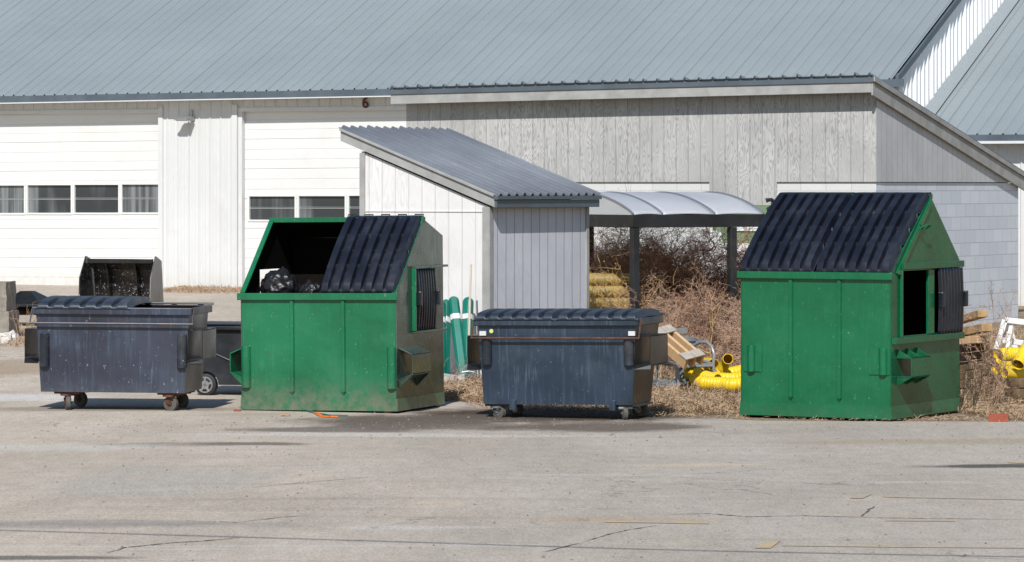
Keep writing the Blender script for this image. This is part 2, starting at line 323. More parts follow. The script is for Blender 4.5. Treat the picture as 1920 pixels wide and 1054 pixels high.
# ------------------------------------------------------------------ ground
def asphalt_mat():
    m = NT('old_asphalt', .93, 0, .15); X = m.xyz(); x, y = X[0], X[1]
    big = m.noise((.5, .16, 1), 6, .68); col = m.mix(m.ramp(big, .3, .7), (.39, .335, .272), (.51, .442, .365))
    # the left of the lot is sandier, the right greyer
    side = m.ramp(m.math('ADD', x, m.math('MULTIPLY', m.noise((.4, .15, 1), 3, .6), 4.0)), -2.0, 4.0)
    col = m.mix(side, col, m.mix(m.ramp(big, .3, .7), (.345, .303, .258), (.43, .382, .328)))
    # tyre tracks and washed streaks running across the lot
    st = m.noise((.22, 2.6, 1), 6, .62, .5); col = m.mix(m.ramp(st, .52, .72, 0, .35), col, (.25, .215, .175))
    st2 = m.noise((.25, 1.7, 1), 6, .65, .6, loc=(7, 3, 0)); col = m.mix(m.ramp(st2, .56, .72, 0, .6), col, (.52, .49, .45))
    tn = m.noise((.5, 1.2, 1), 5, .7, loc=(1, 9, 0)); col = m.mix(m.ramp(tn, .56, .74, 0, .5), col, (.47, .36, .24))
    # damp, muddy ground around the bins, plus one cast shadow painted in
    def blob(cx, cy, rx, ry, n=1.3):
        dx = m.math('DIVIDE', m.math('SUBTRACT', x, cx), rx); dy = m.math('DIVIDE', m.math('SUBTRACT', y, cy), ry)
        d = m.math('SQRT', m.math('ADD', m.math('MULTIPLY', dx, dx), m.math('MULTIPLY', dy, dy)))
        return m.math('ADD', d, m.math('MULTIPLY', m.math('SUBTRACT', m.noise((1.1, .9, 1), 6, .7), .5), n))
    for (cx, cy, rx, ry, c, a) in MUD_SHADE: col = m.mix(m.ramp(blob(cx, cy, rx, ry), .45, 1.0, a, 0), col, c)
    # stones: grain the size of aggregate
    g = m.noise((46, 15, 10), 3, .75); mid = m.noise((9, 2.6, 3), 5, .7)
    gf = m.math('MULTIPLY', m.ramp(g, .28, .72, .8, 1.2), m.ramp(mid, .3, .7, .93, 1.07)); col = m.mix(1.0, col, m.n('CombineXYZ', X=gf, Y=gf, Z=gf).outputs[0], 'MULTIPLY')
    g2 = m.noise((110, 60, 10), 2, .7); col = m.mix(m.ramp(g2, .60, .74, 0, .28), col, (.62, .59, .54)); col = m.mix(m.ramp(g2, .40, .28, 0, .35), col, (.1, .09, .085))
    # hairline cracks
    v = m.n('TexVoronoi', _feature='DISTANCE_TO_EDGE', Scale=1.0, Vector=m.vec((.28, .5, 1), (0, 0, 0), m.n('VectorMath', _operation='ADD', i0=m.co, i1=m.n('VectorMath', _operation='SCALE', i0=m.n('TexNoise', Vector=m.vec((.9, .9, 1)), Scale=1.0, Detail=5.0).outputs[1], Scale=1.1).outputs[0]).outputs[0]))
    ck = m.math('MULTIPLY', m.ramp(v.outputs[0], .002, .008, 1, 0), m.ramp(m.noise((.25, .3, 1), 3, .6, loc=(2, 5, 0)), .5, .62))
    col = m.mix(m.math('MULTIPLY', ck, .6), col, (.16, .14, .12))
    m.bump(m.math('ADD', g, m.math('MULTIPLY', g2, .5)), .35, .006)
    return m.out(col)
def soil_mat():
    m = NT('dead_grass_soil', .95, 0, .1)
    n1 = m.noise(2.5, 7, .7); col = m.mix(m.ramp(n1, .3, .7), (.12, .085, .058), (.28, .21, .145))
    col = m.mix(m.ramp(m.noise((30, 12, 20), 4, .7), .4, .7), col, (.40, .31, .21)); m.bump(m.noise(20, 5, .7), .8, .03)
    return m.out(col)
def sc(px, py): p = on_ground(px, py); return p.x, p.y
MUD_SHADE = []
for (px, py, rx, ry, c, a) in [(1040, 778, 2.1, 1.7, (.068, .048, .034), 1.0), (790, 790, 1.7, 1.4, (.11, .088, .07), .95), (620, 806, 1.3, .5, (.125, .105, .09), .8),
                               (360, 834, 1.25, .4, (.15, .125, .105), .5), (470, 833, .7, .3, (.12, .10, .085), .7), (830, 800, 1.6, .6, (.14, .115, .095), .8), (1880, 876, .95, .3, (.085, .075, .07), .95),  # last one here: an elongated cast shadow painted into the asphalt
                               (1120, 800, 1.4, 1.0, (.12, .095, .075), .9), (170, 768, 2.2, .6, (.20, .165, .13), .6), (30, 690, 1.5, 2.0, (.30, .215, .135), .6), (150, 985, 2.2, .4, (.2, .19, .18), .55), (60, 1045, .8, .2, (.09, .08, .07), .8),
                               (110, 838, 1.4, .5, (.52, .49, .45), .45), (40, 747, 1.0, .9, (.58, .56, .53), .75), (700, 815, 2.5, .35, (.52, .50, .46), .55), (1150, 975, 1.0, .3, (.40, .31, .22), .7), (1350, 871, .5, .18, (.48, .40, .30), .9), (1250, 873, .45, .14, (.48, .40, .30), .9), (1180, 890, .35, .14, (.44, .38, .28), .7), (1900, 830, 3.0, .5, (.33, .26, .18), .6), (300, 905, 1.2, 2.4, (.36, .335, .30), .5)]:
    q = sc(px, py); MUD_SHADE.append((q[0], q[1], rx, ry, c, a))
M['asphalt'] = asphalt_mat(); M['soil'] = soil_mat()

def undul(x, y): return .035 * mnoise.noise((x * .22, y * .13, 1.3)) * (1 if y < 37 else max(0, (39 - y) / 2))
def sheet(name, poly_rows, mat, dz):
    b = MB(); ys = [r[0] for r in poly_rows]; nx = 60
    b.grid(lambda u, w: None, 0, 0) if False else None
    vs = []; fs = []
    for (y, x0, x1) in poly_rows:
        for i in range(nx + 1): x = x0 + (x1 - x0) * i / nx; vs.append((x, y, gz(y) + dz + (undul(x, y) if abs(x) < 30 else 0)))
    for j in range(len(poly_rows) - 1):
        for i in range(nx): k = j * (nx + 1) + i; fs.append((k, k + 1, k + nx + 2, k + nx + 1))
    b.add(vs, fs); o = b.build(name, mat, None, smooth=60, fix=False); tag(o, kind='structure'); return o
rows = [(y, -15, 15) for y in np.arange(4, 90, .5)]
b = MB(); ys = [-300, -60] + list(np.arange(0, 92, 1.0)) + [120, 200, 500, 1500]; xs = [-1200, -200, -60, -30] + list(np.arange(-20, 21, 1.0)) + [30, 60, 200, 1200]
vs = [(x, y, gz(y) + (undul(x, y) if abs(x) < 25 else 0)) for y in ys for x in xs]; n = len(xs)
b.add([(float(p[0]), float(p[1]), float(p[2])) for p in vs], [(j * n + i, j * n + i + 1, (j + 1) * n + i + 1, (j + 1) * n + i) for j in range(len(ys) - 1) for i in range(n - 1)])
tag(b.build('ground', M['soil'], None, smooth=60, fix=False), kind='structure')
# asphalt: the whole foreground, and the left part of the lot up to the garage
def edge_x(y):                                    # where the paving stops on the right, by depth
    if y < 38.6: return 25.0
    pts = [(38.6, 25), (38.75, 6.0), (38.95, 2.6), (39.6, 2.0), (40.4, 1.5), (41.3, .4), (42.0, -.35), (46.5, -1.05), (48.5, -2.2), (60, -4.0), (90, -5)]
    for (a, b_), (c, d) in zip(pts, pts[1:]):
        if y <= c: return b_ + (d - b_) * (y - a) / (c - a)
    return -5.0
yy = list(np.arange(2, 38, .5)) + list(np.arange(38, 49, .1)) + list(np.arange(49, 90, .5))
vs = []; fs = []; nx = 100
for y in yy:
    x1 = edge_x(y) + .12 * mnoise.noise((y * 3.1, 5.0, 0)) + .06 * mnoise.noise((y * 11.0, 2.0, 0))
    for i in range(nx + 1):
        x = -25 + (x1 + 25) * i / nx; vs.append((float(x), float(y), float(gz(y) + .006 + undul(x, y))))
for j in range(len(yy) - 1):
    for i in range(nx): k = j * (nx + 1) + i; fs.append((k, k + 1, k + nx + 2, k + nx + 1))
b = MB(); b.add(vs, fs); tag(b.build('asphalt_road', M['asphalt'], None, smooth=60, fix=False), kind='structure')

def gp(px, py, dz=.0):
    p = on_ground(px, py); p.z += .006 + undul(p.x, p.y) + dz; return p
def strip(name, pts, w, mat, dz=.004, jit=0.3, kind='structure', sub=14):
    """a flat ribbon lying on the paving through photo points"""
    P = [gp(*p) for p in pts]; path = []
    for a, c in zip(P, P[1:]):
        for i in range(sub): path.append(a.lerp(c, i / sub))
    path.append(P[-1]); b = MB(); vs = []
    for i, p in enumerate(path):
        d = (path[min(i + 1, len(path) - 1)] - path[max(0, i - 1)]); d.z = 0; d.normalize(); nrm = Vector((-d.y, d.x, 0))
        k = w * (1 + jit * 2 * (random.random() - .5)); e = min(1, .25 + 4 * min(i, len(path) - 1 - i) / len(path)) if jit else 1
        off = nrm * (mnoise.noise((p.x * 5, p.y * 5, 0)) * w * 1.2 if jit else 0)
        for s_ in (-1, 1):
            q = p + off + nrm * s_ * k * e / 2; q.z = gz(q.y) + .006 + undul(q.x, q.y) + dz; vs.append(q)
    b.add(vs, [(2 * i, 2 * i + 1, 2 * i + 3, 2 * i + 2) for i in range(len(path) - 1)])
    return tag(b.build(name, mat, None, smooth=0, fix=False), kind=kind)
strip('road_crack', [(200, 1037), (240, 1027), (290, 1022), (330, 1018), (380, 1016), (450, 1010)], .022, M['crack'], jit=.7)
strip('road_crack', [(350, 980), (395, 982), (445, 983), (520, 975), (600, 970)], .014, M['crack'], jit=.7)
strip('road_crack', [(1085, 1018), (1140, 1002), (1180, 993), (1240, 984)], .012, M['crack'], jit=.7)
strip('road_crack', [(1020, 1034), (1060, 1024), (1085, 1018)], .014, M['crack'])
strip('road_crack', [(1250, 966), (1330, 963), (1400, 969), (1500, 966), (1640, 970), (1780, 972), (1925, 974)], .02, M['crack'], jit=.7)
strip('road_crack', [(1615, 968), (1625, 958), (1640, 948)], .014, M['crack'], jit=.7)
strip('road_crack', [(480, 920), (560, 912), (640, 905), (700, 900)], .012, M['crack'])
for pts, w in ([(1655, 931), (1920, 937)], .05), ([(1465, 1022), (1700, 1026), (1925, 1029)], .05), ([(1135, 979), (1330, 981)], .10), ([(1660, 975), (1790, 976)], .10), ([(1890, 870), (1925, 872)], .08):
    strip('road_marking', pts, w, M['yellow_paint'], .0035, 0)
def patch(pts, mat):
    P = [gp(*p, dz=.005) for p in pts]; b = MB(); b.add(P, [tuple(range(len(P)))]); tag(b.build('road_marking', mat, None, 0, fix=False), kind='structure')
patch([(1593, 934), (1618, 934), (1636, 926), (1610, 926)], M['yellow_paint'])
patch([(1415, 1027), (1445, 1027), (1464, 1013), (1436, 1013)], M['yellow_paint'])

# ------------------------------------------------------------------ ribbed sheet
def ribbed(b, P, length, pitch, rib_w, rib_h, bot, top, x0=0.0, minor=True, rows=None):
    """sheet with trapezoid ribs; P(s, t, h) maps run, height and relief to a point; bot/top give t by s"""
    prof = []; k = math.floor(x0 / pitch)
    while True:
        c = k * pitch; k += 1
        rh = rib_h * (1.3 if k % 4 == 0 else 1)
        for ds, h in ((0, 0), (rib_w * .35, rh), (rib_w * .65, rh), (rib_w, 0)):
            prof.append((c + ds, h))
        if minor: 
            for q in (1 / 3, 2 / 3):
                m_ = c + rib_w + (pitch - rib_w) * q
                prof += [(m_ - .008, 0), (m_, rib_h * .12), (m_ + .008, 0)]
        if c > x0 + length: break
    prof = [(min(max(s, x0), x0 + length), h) for s, h in prof]
    out = [prof[0]]
    for p in prof[1:]:
        if p[0] > out[-1][0] + 1e-5: out.append(p)
    n = len(out); R_ = rows or 1; vs = []
    for j in range(R_ + 1):
        for s, h in out: t0, t1 = bot(s), top(s); vs.append(P(s, t0 + (t1 - t0) * j / R_, h))
    b.add(vs, [(j * n + i, j * n + i + 1, (j + 1) * n + i + 1, (j + 1) * n + i) for i in range(n - 1) for j in range(R_)])

# ------------------------------------------------------------------ garage building
K = .006                                          # eaves drift up slightly to the right
G = Frame(372, 70, 25, .57)
garage = empty('garage_building', G.o, -G.a, 'long white garage with a grey ribbed metal roof and roller doors', 'building')
xc = G.front(1685); XL = -12.0
eave = 4.19 + .12 - .57; RP = .455; RUN = 8.0; OH = .32
d1 = (G.front(-330), G.front(300)); d2 = (G.front(452), G.front(452) + 3.9)
z1t = G.front(200, 210)[1]; z2t = G.front(600, 205)[1]; hb = G.front(372, 209)[1]
b = MB()
PF = lambda s, t, h: (s, -h, t + K * s)
for (a, c, z0, z1) in ((XL, d1[0], -.8, eave), (d1[0], d1[1], z1t, eave), (d1[1], d2[0], -.02, eave), (d2[0], d2[1], z2t, eave), (d2[1], xc, -.8, eave)):
    ribbed(b, PF, c - a, .229, .05, .02, lambda s: z0, lambda s: z1, a)
# gable end towards the right, and plain backs
roofz = lambda y: eave + RP * min(y, 2 * RUN - y)
b.mi = 1
ribbed(b, lambda s, t, h: (xc + h, s, t + K * xc), 2 * RUN, 0.229, .17, .05, lambda s: -.8, lambda s: roofz(s) - .02, 0, minor=False)
b.mi = 0
b.plate([(0, -.8), (2 * RUN, -.8), (2 * RUN, eave), (RUN, roofz(RUN)), (0, eave)], .04, lambda u, w, t: (XL + t, u, w + K * XL))
b.box(XL, xc - .02, 2 * RUN - .04, 2 * RUN, -.8, eave - .05)
# slab footing seen under the short wall
b.build('wall', [M['white_metal'], M['white_gable']], garage, smooth=20, fix=False)
b = MB(); b.box(d1[1] - .02, d2[0] + .02, -.01, .3, -.8, -.02); b.build('footing', M['concrete'], garage)
b = MB()
ribbed(b, lambda s, t, h: (s, -OH + t, eave + .04 + RP * (t - OH) + h + K * s), xc + .085 - XL, .229, .045, .023, lambda s: 0, lambda s: RUN + OH, XL - .1, rows=1)
ribbed(b, lambda s, t, h: (s, RUN + t, eave + .04 + RP * (RUN - t) + h + K * s), xc + .085 - XL, .229, .045, .023, lambda s: 0, lambda s: RUN + OH, XL - .1, rows=1)
roof = b.build('roof', M['roof'], garage, smooth=20, fix=False)
b = MB()                                          # screw heads in rows across the ribs
for rw in range(11):
    t = .18 + rw * .62
    s = XL
    while s < xc:
        yq = -OH + t; z = eave + .04 + RP * (t - OH) + .004 + K * s
        b.box(s + .11, s + .128, yq, yq + .018, z, z + .018); s += .229
b.build('screw_heads', M['trim_dark'], garage, smooth=0, fix=False)
b = MB()                                          # eave fascia, rake trim, soffit
def skew_box(x0, x1, y0, y1, z0, z1):
    b.hexa([(x0, y0, z0 + K * x0), (x1, y0, z0 + K * x1), (x1, y1, z0 + K * x1), (x0, y1, z0 + K * x0), (x0, y0, z1 + K * x0), (x1, y0, z1 + K * x1), (x1, y1, z1 + K * x1), (x0, y1, z1 + K * x0)])
ez = eave + .04 - RP * OH
skew_box(XL - .1, xc + .2, -OH - .015, -OH + .01, ez - .13, ez + .0)
zt = lambda y: eave + .05 + RP * y + K * xc
b.hexa([(xc + .06, -OH, zt(-OH) - .08), (xc + .105, -OH, zt(-OH) - .08), (xc + .105, RUN, zt(RUN) - .08), (xc + .06, RUN, zt(RUN) - .08), (xc + .06, -OH, zt(-OH) + .04), (xc + .105, -OH, zt(-OH) + .04), (xc + .105, RUN, zt(RUN) + .04), (xc + .06, RUN, zt(RUN) + .04)])
b.build('fascia', M['trim_dark'], garage, smooth=0)
b = MB(); skew_box(XL - .1, xc + .1, -OH + .012, 0, ez - .125, ez - .10)
skew_box(XL, xc, -OH - .03, -OH - .017, ez - .145, ez - .125)
b.build('soffit', M['white_metal'], garage, smooth=0)

def garage_door(x0, x1, zb_l, zt_, wins, winz, zoff):
    """sectional door; panels of 0.56 m with pressed grooves"""
    b = MB(); y = .10; H = zt_ - zb_l; n = max(4, round(H / .58)); hh = H / n
    P = lambda s, t: t + K * s
    # relief profile of the panels by height, cut around the windows
    prof = []
    for i in range(n):
        z0 = zb_l + i * hh
        for f, d in ((.0, .014), (.02, 0), (.30, 0), (.31, .007), (.33, 0), (.64, 0), (.65, .007), (.67, 0), (.98, 0)): prof.append((z0 + f * hh, d))
    prof.append((zt_, .012))
    def sheet_(xa, xb, lo, hi):
        pr = [(max(lo, min(hi, z)), d) for z, d in prof if lo - 1e-6 <= z <= hi + 1e-6]
        pr = [(lo, 0)] + pr + [(hi, 0)]; pr2 = [pr[0]]
        for p in pr[1:]:
            if p[0] > pr2[-1][0] + 1e-5: pr2.append(p)
        vs = []
        for z, d in pr2: vs += [(xa, y + d, z + K * xa), (xb, y + d, z + K * xb)]
        b.add(vs, [(2 * i, 2 * i + 1, 2 * i + 3, 2 * i + 2) for i in range(len(pr2) - 1)])
    wz0, wz1 = winz
    sheet_(x0, x1, zb_l, wz0); sheet_(x0, x1, wz1, zt_)
    xs_ = [x0] + [v for w in wins for v in w] + [x1]
    for a, c in zip(xs_[0::2], xs_[1::2]):
        if c > a + .001: sheet_(a, c, wz0, wz1)
    door = b.build('garage_door', M['white_door'], garage, smooth=15, fix=False)
    tr = MB()                                     # jamb trims and rubber threshold
    tr.box(x0 - .05, x0 + .03, -.02, .099, zb_l - .3, zt_ + .0); tr.box(x1 - .03, x1 + .05, -.02, .099, zb_l - .3, zt_)
    tr.box(x0 - .05, x1 + .05, -.028, .099, zt_ - .03, zt_ + .045)
    tr.build('door_frame', M['white_metal'], door, smooth=0, bevel=.004)
    th = MB(); th.box(x0 + .03, x1 - .03, .09, .14, zb_l - .035, zb_l - .002); th.build('door_seal', M['tyre'], door)
    for (a, c) in wins:
        w = MB(); k = K * (a + c) / 2
        w.box(a, c, y + .035, y + .045, wz0 + k, wz1 + k); pane = w.build('pane', M['pane'], door, smooth=0)
        w = MB(); zm = (wz0 + wz1) / 2 + k; w.box(a, c, y + .028, y + .034, zm - .012, zm - .003); w.box(a, c, y + .028, y + .034, zm + .012, zm + .018); w.box(a, a + .012, y + .0281, y + .0339, zm - .003, zm + .012); w.build('track', M['bar_pale'], door, smooth=0)
        f = MB(); e = .035
        for (xa, xb, za, zb_) in ((a - e, c + e, wz0 - e, wz0), (a - e, c + e, wz1, wz1 + e), (a - e, a, wz0, wz1), (c, c + e, wz0, wz1)):
            f.box(xa, xb, y - .014, y + .05, za + k, zb_ + k)
        f.build('window_frame', M['white_door'], door, smooth=0, bevel=.003)
    return door
f = G.front
w1 = [(f(a), f(c)) for a, c in ((-212, -134), (-124, -50), (-40, 40), (47, 128), (135, 217), (224, 299))]
w1 = [w for w in w1 if w[0] > d1[0]]
garage_door(d1[0], d1[1] + .03, f(150, 538)[1] - K * f(150), z1t - .0, w1, (f(150, 399)[1] - K * f(150), f(150, 347)[1] - K * f(150)), 0)
w2 = [(f(a), f(c)) for a, c in ((463, 548), (556, 642), (650, 735))]; w2.append((w2[2][1] + .08, w2[2][1] + .85))
garage_door(d2[0] + .0, d2[1], -.02, z2t, w2, (f(600, 412)[1] - K * f(600), f(600, 368)[1] - K * f(600)), 0)
b = MB(); x0 = f(437); b.box(x0, f(447), -.06, -.022, -.3, z2t + .1); b.box(f(447) + .003, d2[0] - .05, -.03, -.0, -.3, z2t + .05); b.build('corner_trim', M['white_metal'], garage, smooth=0, bevel=.004)
b = MB(); b.box(f(298), f(306), -.035, -.022, -.3, z1t + .1); b.build('corner_trim', M['white_metal'], garage, smooth=0, bevel=.004)
# painted number over the second door
cu = bpy.data.curves.new('digit', 'FONT'); cu.body = '6'; cu.size = .29; cu.extrude = .004; cu.align_x = 'CENTER'; cu.offset = .004
to = bpy.data.objects.new('digit', cu); COL.objects.link(to); bpy.context.view_layer.update()
dg = bpy.context.evaluated_depsgraph_get(); me = bpy.data.meshes.new_from_object(to.evaluated_get(dg)); bpy.data.objects.remove(to)
me.materials.clear(); me.materials.append(M['maroon']); no = bpy.data.objects.new('door_number', me); COL.objects.link(no); no.parent = garage
x6, z6 = f(687, 202); no.location = (x6, -.04, z6); no.rotation_euler = (R(90), 0, 0)
# wall lamp
xl, zl = f(362, 226)
lampo = empty('wall_lamp', G.o + G.u * xl + G.v * -.02 + Vector((0, 0, zl)), -G.a, 'small grey floodlight fixed high on the white wall between the doors', 'lamp')
b = MB(); b.cyl((0, -.02, .03), (0, .02, .03), .05, 16); b.tube([(0, 0, .03), (0, -.06, .05), (-.04, -.12, .05)], .014, 8); b.build('bracket', M['steel'], lampo)
b = MB(); b.hexa([(-.26, -.30, .0), (.05, -.30, .0), (.07, -.06, -.0), (-.2, -.06, -.0), (-.2, -.26, .035), (.02, -.26, .035), (.06, -.1, .075), (-.14, -.1, .075)]); b.build('lamp_head', M['steel'], lampo, bevel=.01)
b = MB(); b.box(-.2, .04, -.27, -.1, -.012, -.001); b.build('lens', M['aluminium'], lampo)
b = MB(); b.tube([(.0, 0, .08), (.0, -.015, .16), (-.01, -.01, .2)], .012, 8); b.build('conduit', M['steel'], lampo)

# lower wing to the right of the garage
WF = Frame(372, 70, 25, .57)
xw, zw = f(1860, 252); xw0 = xc + .02
wing = empty('metal_building', G.o + G.v * .6, -G.a, 'lower white metal building joined to the right end of the garage, half hidden', 'building')
we = zw + RP * 0 + .0
b = MB(); ew = zw + RP * OH - .04
ribbed(b, lambda s, t, h: (s, -OH + t, ew + .04 + RP * (t - OH) + h), 11, .229, .045, .023, lambda s: 0, lambda s: RUN + OH, xw0 + .05)
ribbed(b, lambda s, t, h: (s, RUN + t, ew + .04 + RP * (RUN - t) + h), 11, .229, .045, .023, lambda s: 0, lambda s: RUN + OH, xw0 + .05)
b.build('roof', M['roof'], wing, smooth=20, fix=False)
b = MB(); ribbed(b, lambda s, t, h: (s, -h, t), 11, .229, .05, .02, lambda s: -.8, lambda s: ew, xw0)
b.plate([(0, -.8), (2 * RUN, -.8), (2 * RUN, ew), (RUN, ew + RP * RUN), (0, ew)], .04, lambda u, w, t: (xw0 + 11 - t, u, w))
b.build('wall', M['white_metal'], wing, smooth=20, fix=False)
b = MB(); b.box(xw0 + .1, xw0 + 11.1, -OH - .015, -OH + .01, zw - .12, zw + .0); b.build('fascia', M['trim_dark'], wing)
b = MB(); b.box(xw0 + .1, xw0 + 11.1, -OH - .03, -OH - .017, zw - .155, zw - .11); b.box(xw0 + .1, xw0 + 11.1, -OH + .012, -.001, zw - .1, zw - .08); b.build('gutter', M['white_metal'], wing)
b = MB(); fl = .30                                 # flashing where the wing roof meets the gable
b.hexa([(xw0 + .03, -OH, ew + .075 - RP * OH), (xw0 + fl, -OH, ew + .07 - RP * OH), (xw0 + fl, RUN, ew + .07 + RP * RUN), (xw0 + .03, RUN, ew + .075 + RP * RUN),
        (xw0 + .03, -OH, ew + .09 - RP * OH), (xw0 + fl, -OH, ew + .082 - RP * OH), (xw0 + fl, RUN, ew + .082 + RP * RUN), (xw0 + .03, RUN, ew + .09 + RP * RUN)])
b.build('flashing', M['roof'], wing)

# ------------------------------------------------------------------ grey weathered building
E = Frame(1643, 54.7, 28, .15)
grey = empty('weathered_building', E.o, -E.a, 'grey weathered plywood building on painted concrete block, its roof falling to the rear', 'building')
xe = E.front(762); ztop = E.front(1643, 165)[1]; zsd = E.front(1643, 341)[1]
ye, zr_back = E.side(1912, 338)
zf_l = E.front(762, 196)[1]; kf = (E.front(1630, 160)[1] - E.front(760, 182)[1]) / (E.front(1630) - E.front(760))
slope = (ztop - .02 - zr_back) / ye
hz = lambda x: ztop + kf * x - .06
b = MB()
xg0, xg1 = E.front(1330), E.front(1456); zlow = E.front(1390, 385)[1]
b.plate([(xe, zsd), (xg0, zsd), (xg0, zlow), (xg1, zlow), (xg1, zsd), (0, zsd), (0, hz(0)), (xe, hz(xe))], .05, lambda u, w, t: (u, t, w))
b.build('front_siding', M['ply'], grey, smooth=0)
b = MB(); b.plate([(.002, zsd), (ye, zsd), (ye, zsd + .04), (.002, hz(0) - .02)], .05, lambda u, w, t: (-t + .003, u, w)); b.build('side_siding', M['ply_side'], grey, smooth=0)
b = MB(); b.plate([(xe, -.5), (-.2, -.5), (-.2, zsd - .0), (xg1, zsd), (xg1, zlow), (xg0, zlow), (xg0, zsd), (xe, zsd)], .2, lambda u, w, t: (u, .03 + t, w))
b.box(-.2, -.03, .03, .23, -.5, zsd); b.box(xe + .0, xe + .2, .24, ye, -.5, zsd); b.build('front_block_wall', M['block_w'], grey, smooth=0)
b = MB(); b.box(-.19, -.018, .235, ye - .02, -.5, zsd - .012); b.box(-.028, -.015, .03, .24, -.5, zsd - .012); b.build('side_block_wall', M['block_g'], grey, smooth=0)
b = MB(); b.box(xe + .2, -.2, ye - .2, ye - .02, -.5, zsd); b.box(xe + .1, xe + .14, 0.06, ye, zsd, zsd + .8); b.build('rear_wall', M['block_w'], grey, smooth=0)
b = MB(); zg = zlow - .005; b.box(E.front(1336), E.front(1456), .004, .028, -.3, zg); b.build('green_panel', M['green_wall'], grey, smooth=0)
b = MB()
for (p0, p1, q0, q1) in ((1372, 1432, 425, 433), (1352, 1420, 456, 520), (1330, 1354, 433, 600)):
    b.box(E.front(p0), E.front(p1), -.02, .003, E.front(p0, q1)[1], E.front(p0, q0)[1])
b.build('white_panel', M['white_board'], grey, smooth=0)
# roof sheet, fascia boards
FO = .26
zrf = lambda x, y: hz(x) + .10 - slope * y + .02
b = MB(); RX0, RX1 = xe - .12, .07
ribbed(b, lambda s, t, h: (s, -FO - .06 + t, zrf(s, -FO - .06 + t) + h + .055), RX1 - RX0, .229, .05, .035, lambda s: 0, lambda s: ye + FO + .35, RX0)
rf = b.build('roof', M['trim_dark'], grey, smooth=20, fix=False, solid=.01)
def slab(b, x0, x1, y0, y1, dz0, dz1):
    Z = zrf; b.hexa([(x0, y0, Z(x0, y0) + dz0), (x1, y0, Z(x1, y0) + dz0), (x1, y1, Z(x1, y1) + dz0), (x0, y1, Z(x0, y1) + dz0), (x0, y0, Z(x0, y0) + dz1), (x1, y0, Z(x1, y0) + dz1), (x1, y1, Z(x1, y1) + dz1), (x0, y1, Z(x0, y1) + dz1)])
b = MB(); slab(b, xe - .1, .028, -FO + .03, ye + .3, -.05, .03); b.build('roof_deck', M['grey_board'], grey, smooth=0)
b = MB()
x0, x1, y0, y1 = xe - .13, .03, -FO - .012, -FO + .026
Zt = lambda x: zrf(x, -FO)
b.hexa([(x0, y0, Zt(x0) - .19), (x1, y0, Zt(x1) - .19), (x1, y1, Zt(x1) - .19), (x0, y1, Zt(x0) - .19), (x0, y0, Zt(x0) - .0), (x1, y0, Zt(x1) - .0), (x1, y1, Zt(x1) - .0), (x0, y1, Zt(x0) - .0)])
b.build('front_fascia', M['grey_board'], grey, smooth=0, bevel=.004)
b = MB(); b.hexa([(x0 - .01, y0 - .02, Zt(x0) - .04), (x1 + .04, y0 - .02, Zt(x1) - .04), (x1 + .04, y0 - .002, Zt(x1) - .04), (x0 - .01, y0 - .002, Zt(x0) - .04), (x0 - .01, y0 - .02, Zt(x0) + .045), (x1 + .04, y0 - .02, Zt(x1) + .045), (x1 + .04, y0 - .002, Zt(x1) + .045), (x0 - .01, y0 - .002, Zt(x0) + .045)])
b.build('drip_edge', M['trim_dark'], grey, smooth=0)
b = MB()
for (xa, xb, t0, t1) in ((.03, .06, -.23, -.03), (.045, .09, -.028, .045)):
    b.hexa([(xa, -FO - .01, zrf(0, -FO) + t0), (xb, -FO - .01, zrf(0, -FO) + t0), (xb, ye + .4, zrf(0, ye + .4) + t0), (xa, ye + .4, zrf(0, ye + .4) + t0),
            (xa, -FO - .01, zrf(0, -FO) + t1), (xb, -FO - .01, zrf(0, -FO) + t1), (xb, ye + .4, zrf(0, ye + .4) + t1), (xa, ye + .4, zrf(0, ye + .4) + t1)])
b.build('rake_board', M['grey_board'], grey, smooth=0, bevel=.004)
# little camera-like spotlight at the corner of the low siding
p = E.o + E.u * E.front(1450, 376)[0] + Vector((0, 0, E.front(1450, 376)[1])) - E.v * .05
lamp2 = empty('spotlight', p, -E.a, 'tiny dark spotlight on the grey plywood just above the right green dumpster', 'lamp')
b = MB(); b.cyl((0, .05, 0), (0, .0, 0), .025, 12); b.tube([(0, 0, 0), (.03, -.05, .02)], .008, 6); b.build('bracket', M['dark_frame'], lamp2)
b = MB(); b.tube([(.03, -.04, .02), (-.05, -.1, -.0)], .03, 12, True, [.02, .035]); b.build('lamp_head', M['dark_frame'], lamp2)

# ------------------------------------------------------------------ small white shed
Q = Frame(917, 47.0, 32, gz(47))
shed = empty('shed', Q.o, -Q.a, 'small white board shed with a single-pitch grey corrugated roof', 'shed')
xs0 = Q.front(678); ysd = Q.side(1102)
zn = Q.front(917, 388)[1]; zl_ = Q.front(678, 284)[1]; sl = (zl_ - zn) / -xs0
hs = lambda x: zn - sl * x
b = MB(); b.plate([(xs0, -.3), (0, -.3), (0, hs(0)), (xs0, hs(xs0))], .03, lambda u, w, t: (u, t, w)); b.build('front_wall', M['shed_front'], shed, smooth=0)
b = MB(); b.plate([(.032, -.3), (ysd, -.3), (ysd, hs(0)), (.032, hs(0))], .03, lambda u, w, t: (-t, u, w)); b.build('side_wall', M['shed_side'], shed, smooth=0)
b = MB(); b.plate([(xs0 + .03, -.3), (-.03, -.3), (-.03, hs(0)), (xs0 + .03, hs(xs0))], .03, lambda u, w, t: (u, ysd - .001 - t, w)); b.box(xs0, xs0 + .03, .031, ysd, -.3, hs(xs0)); b.build('rear_wall', M['shed_side'], shed, smooth=0)
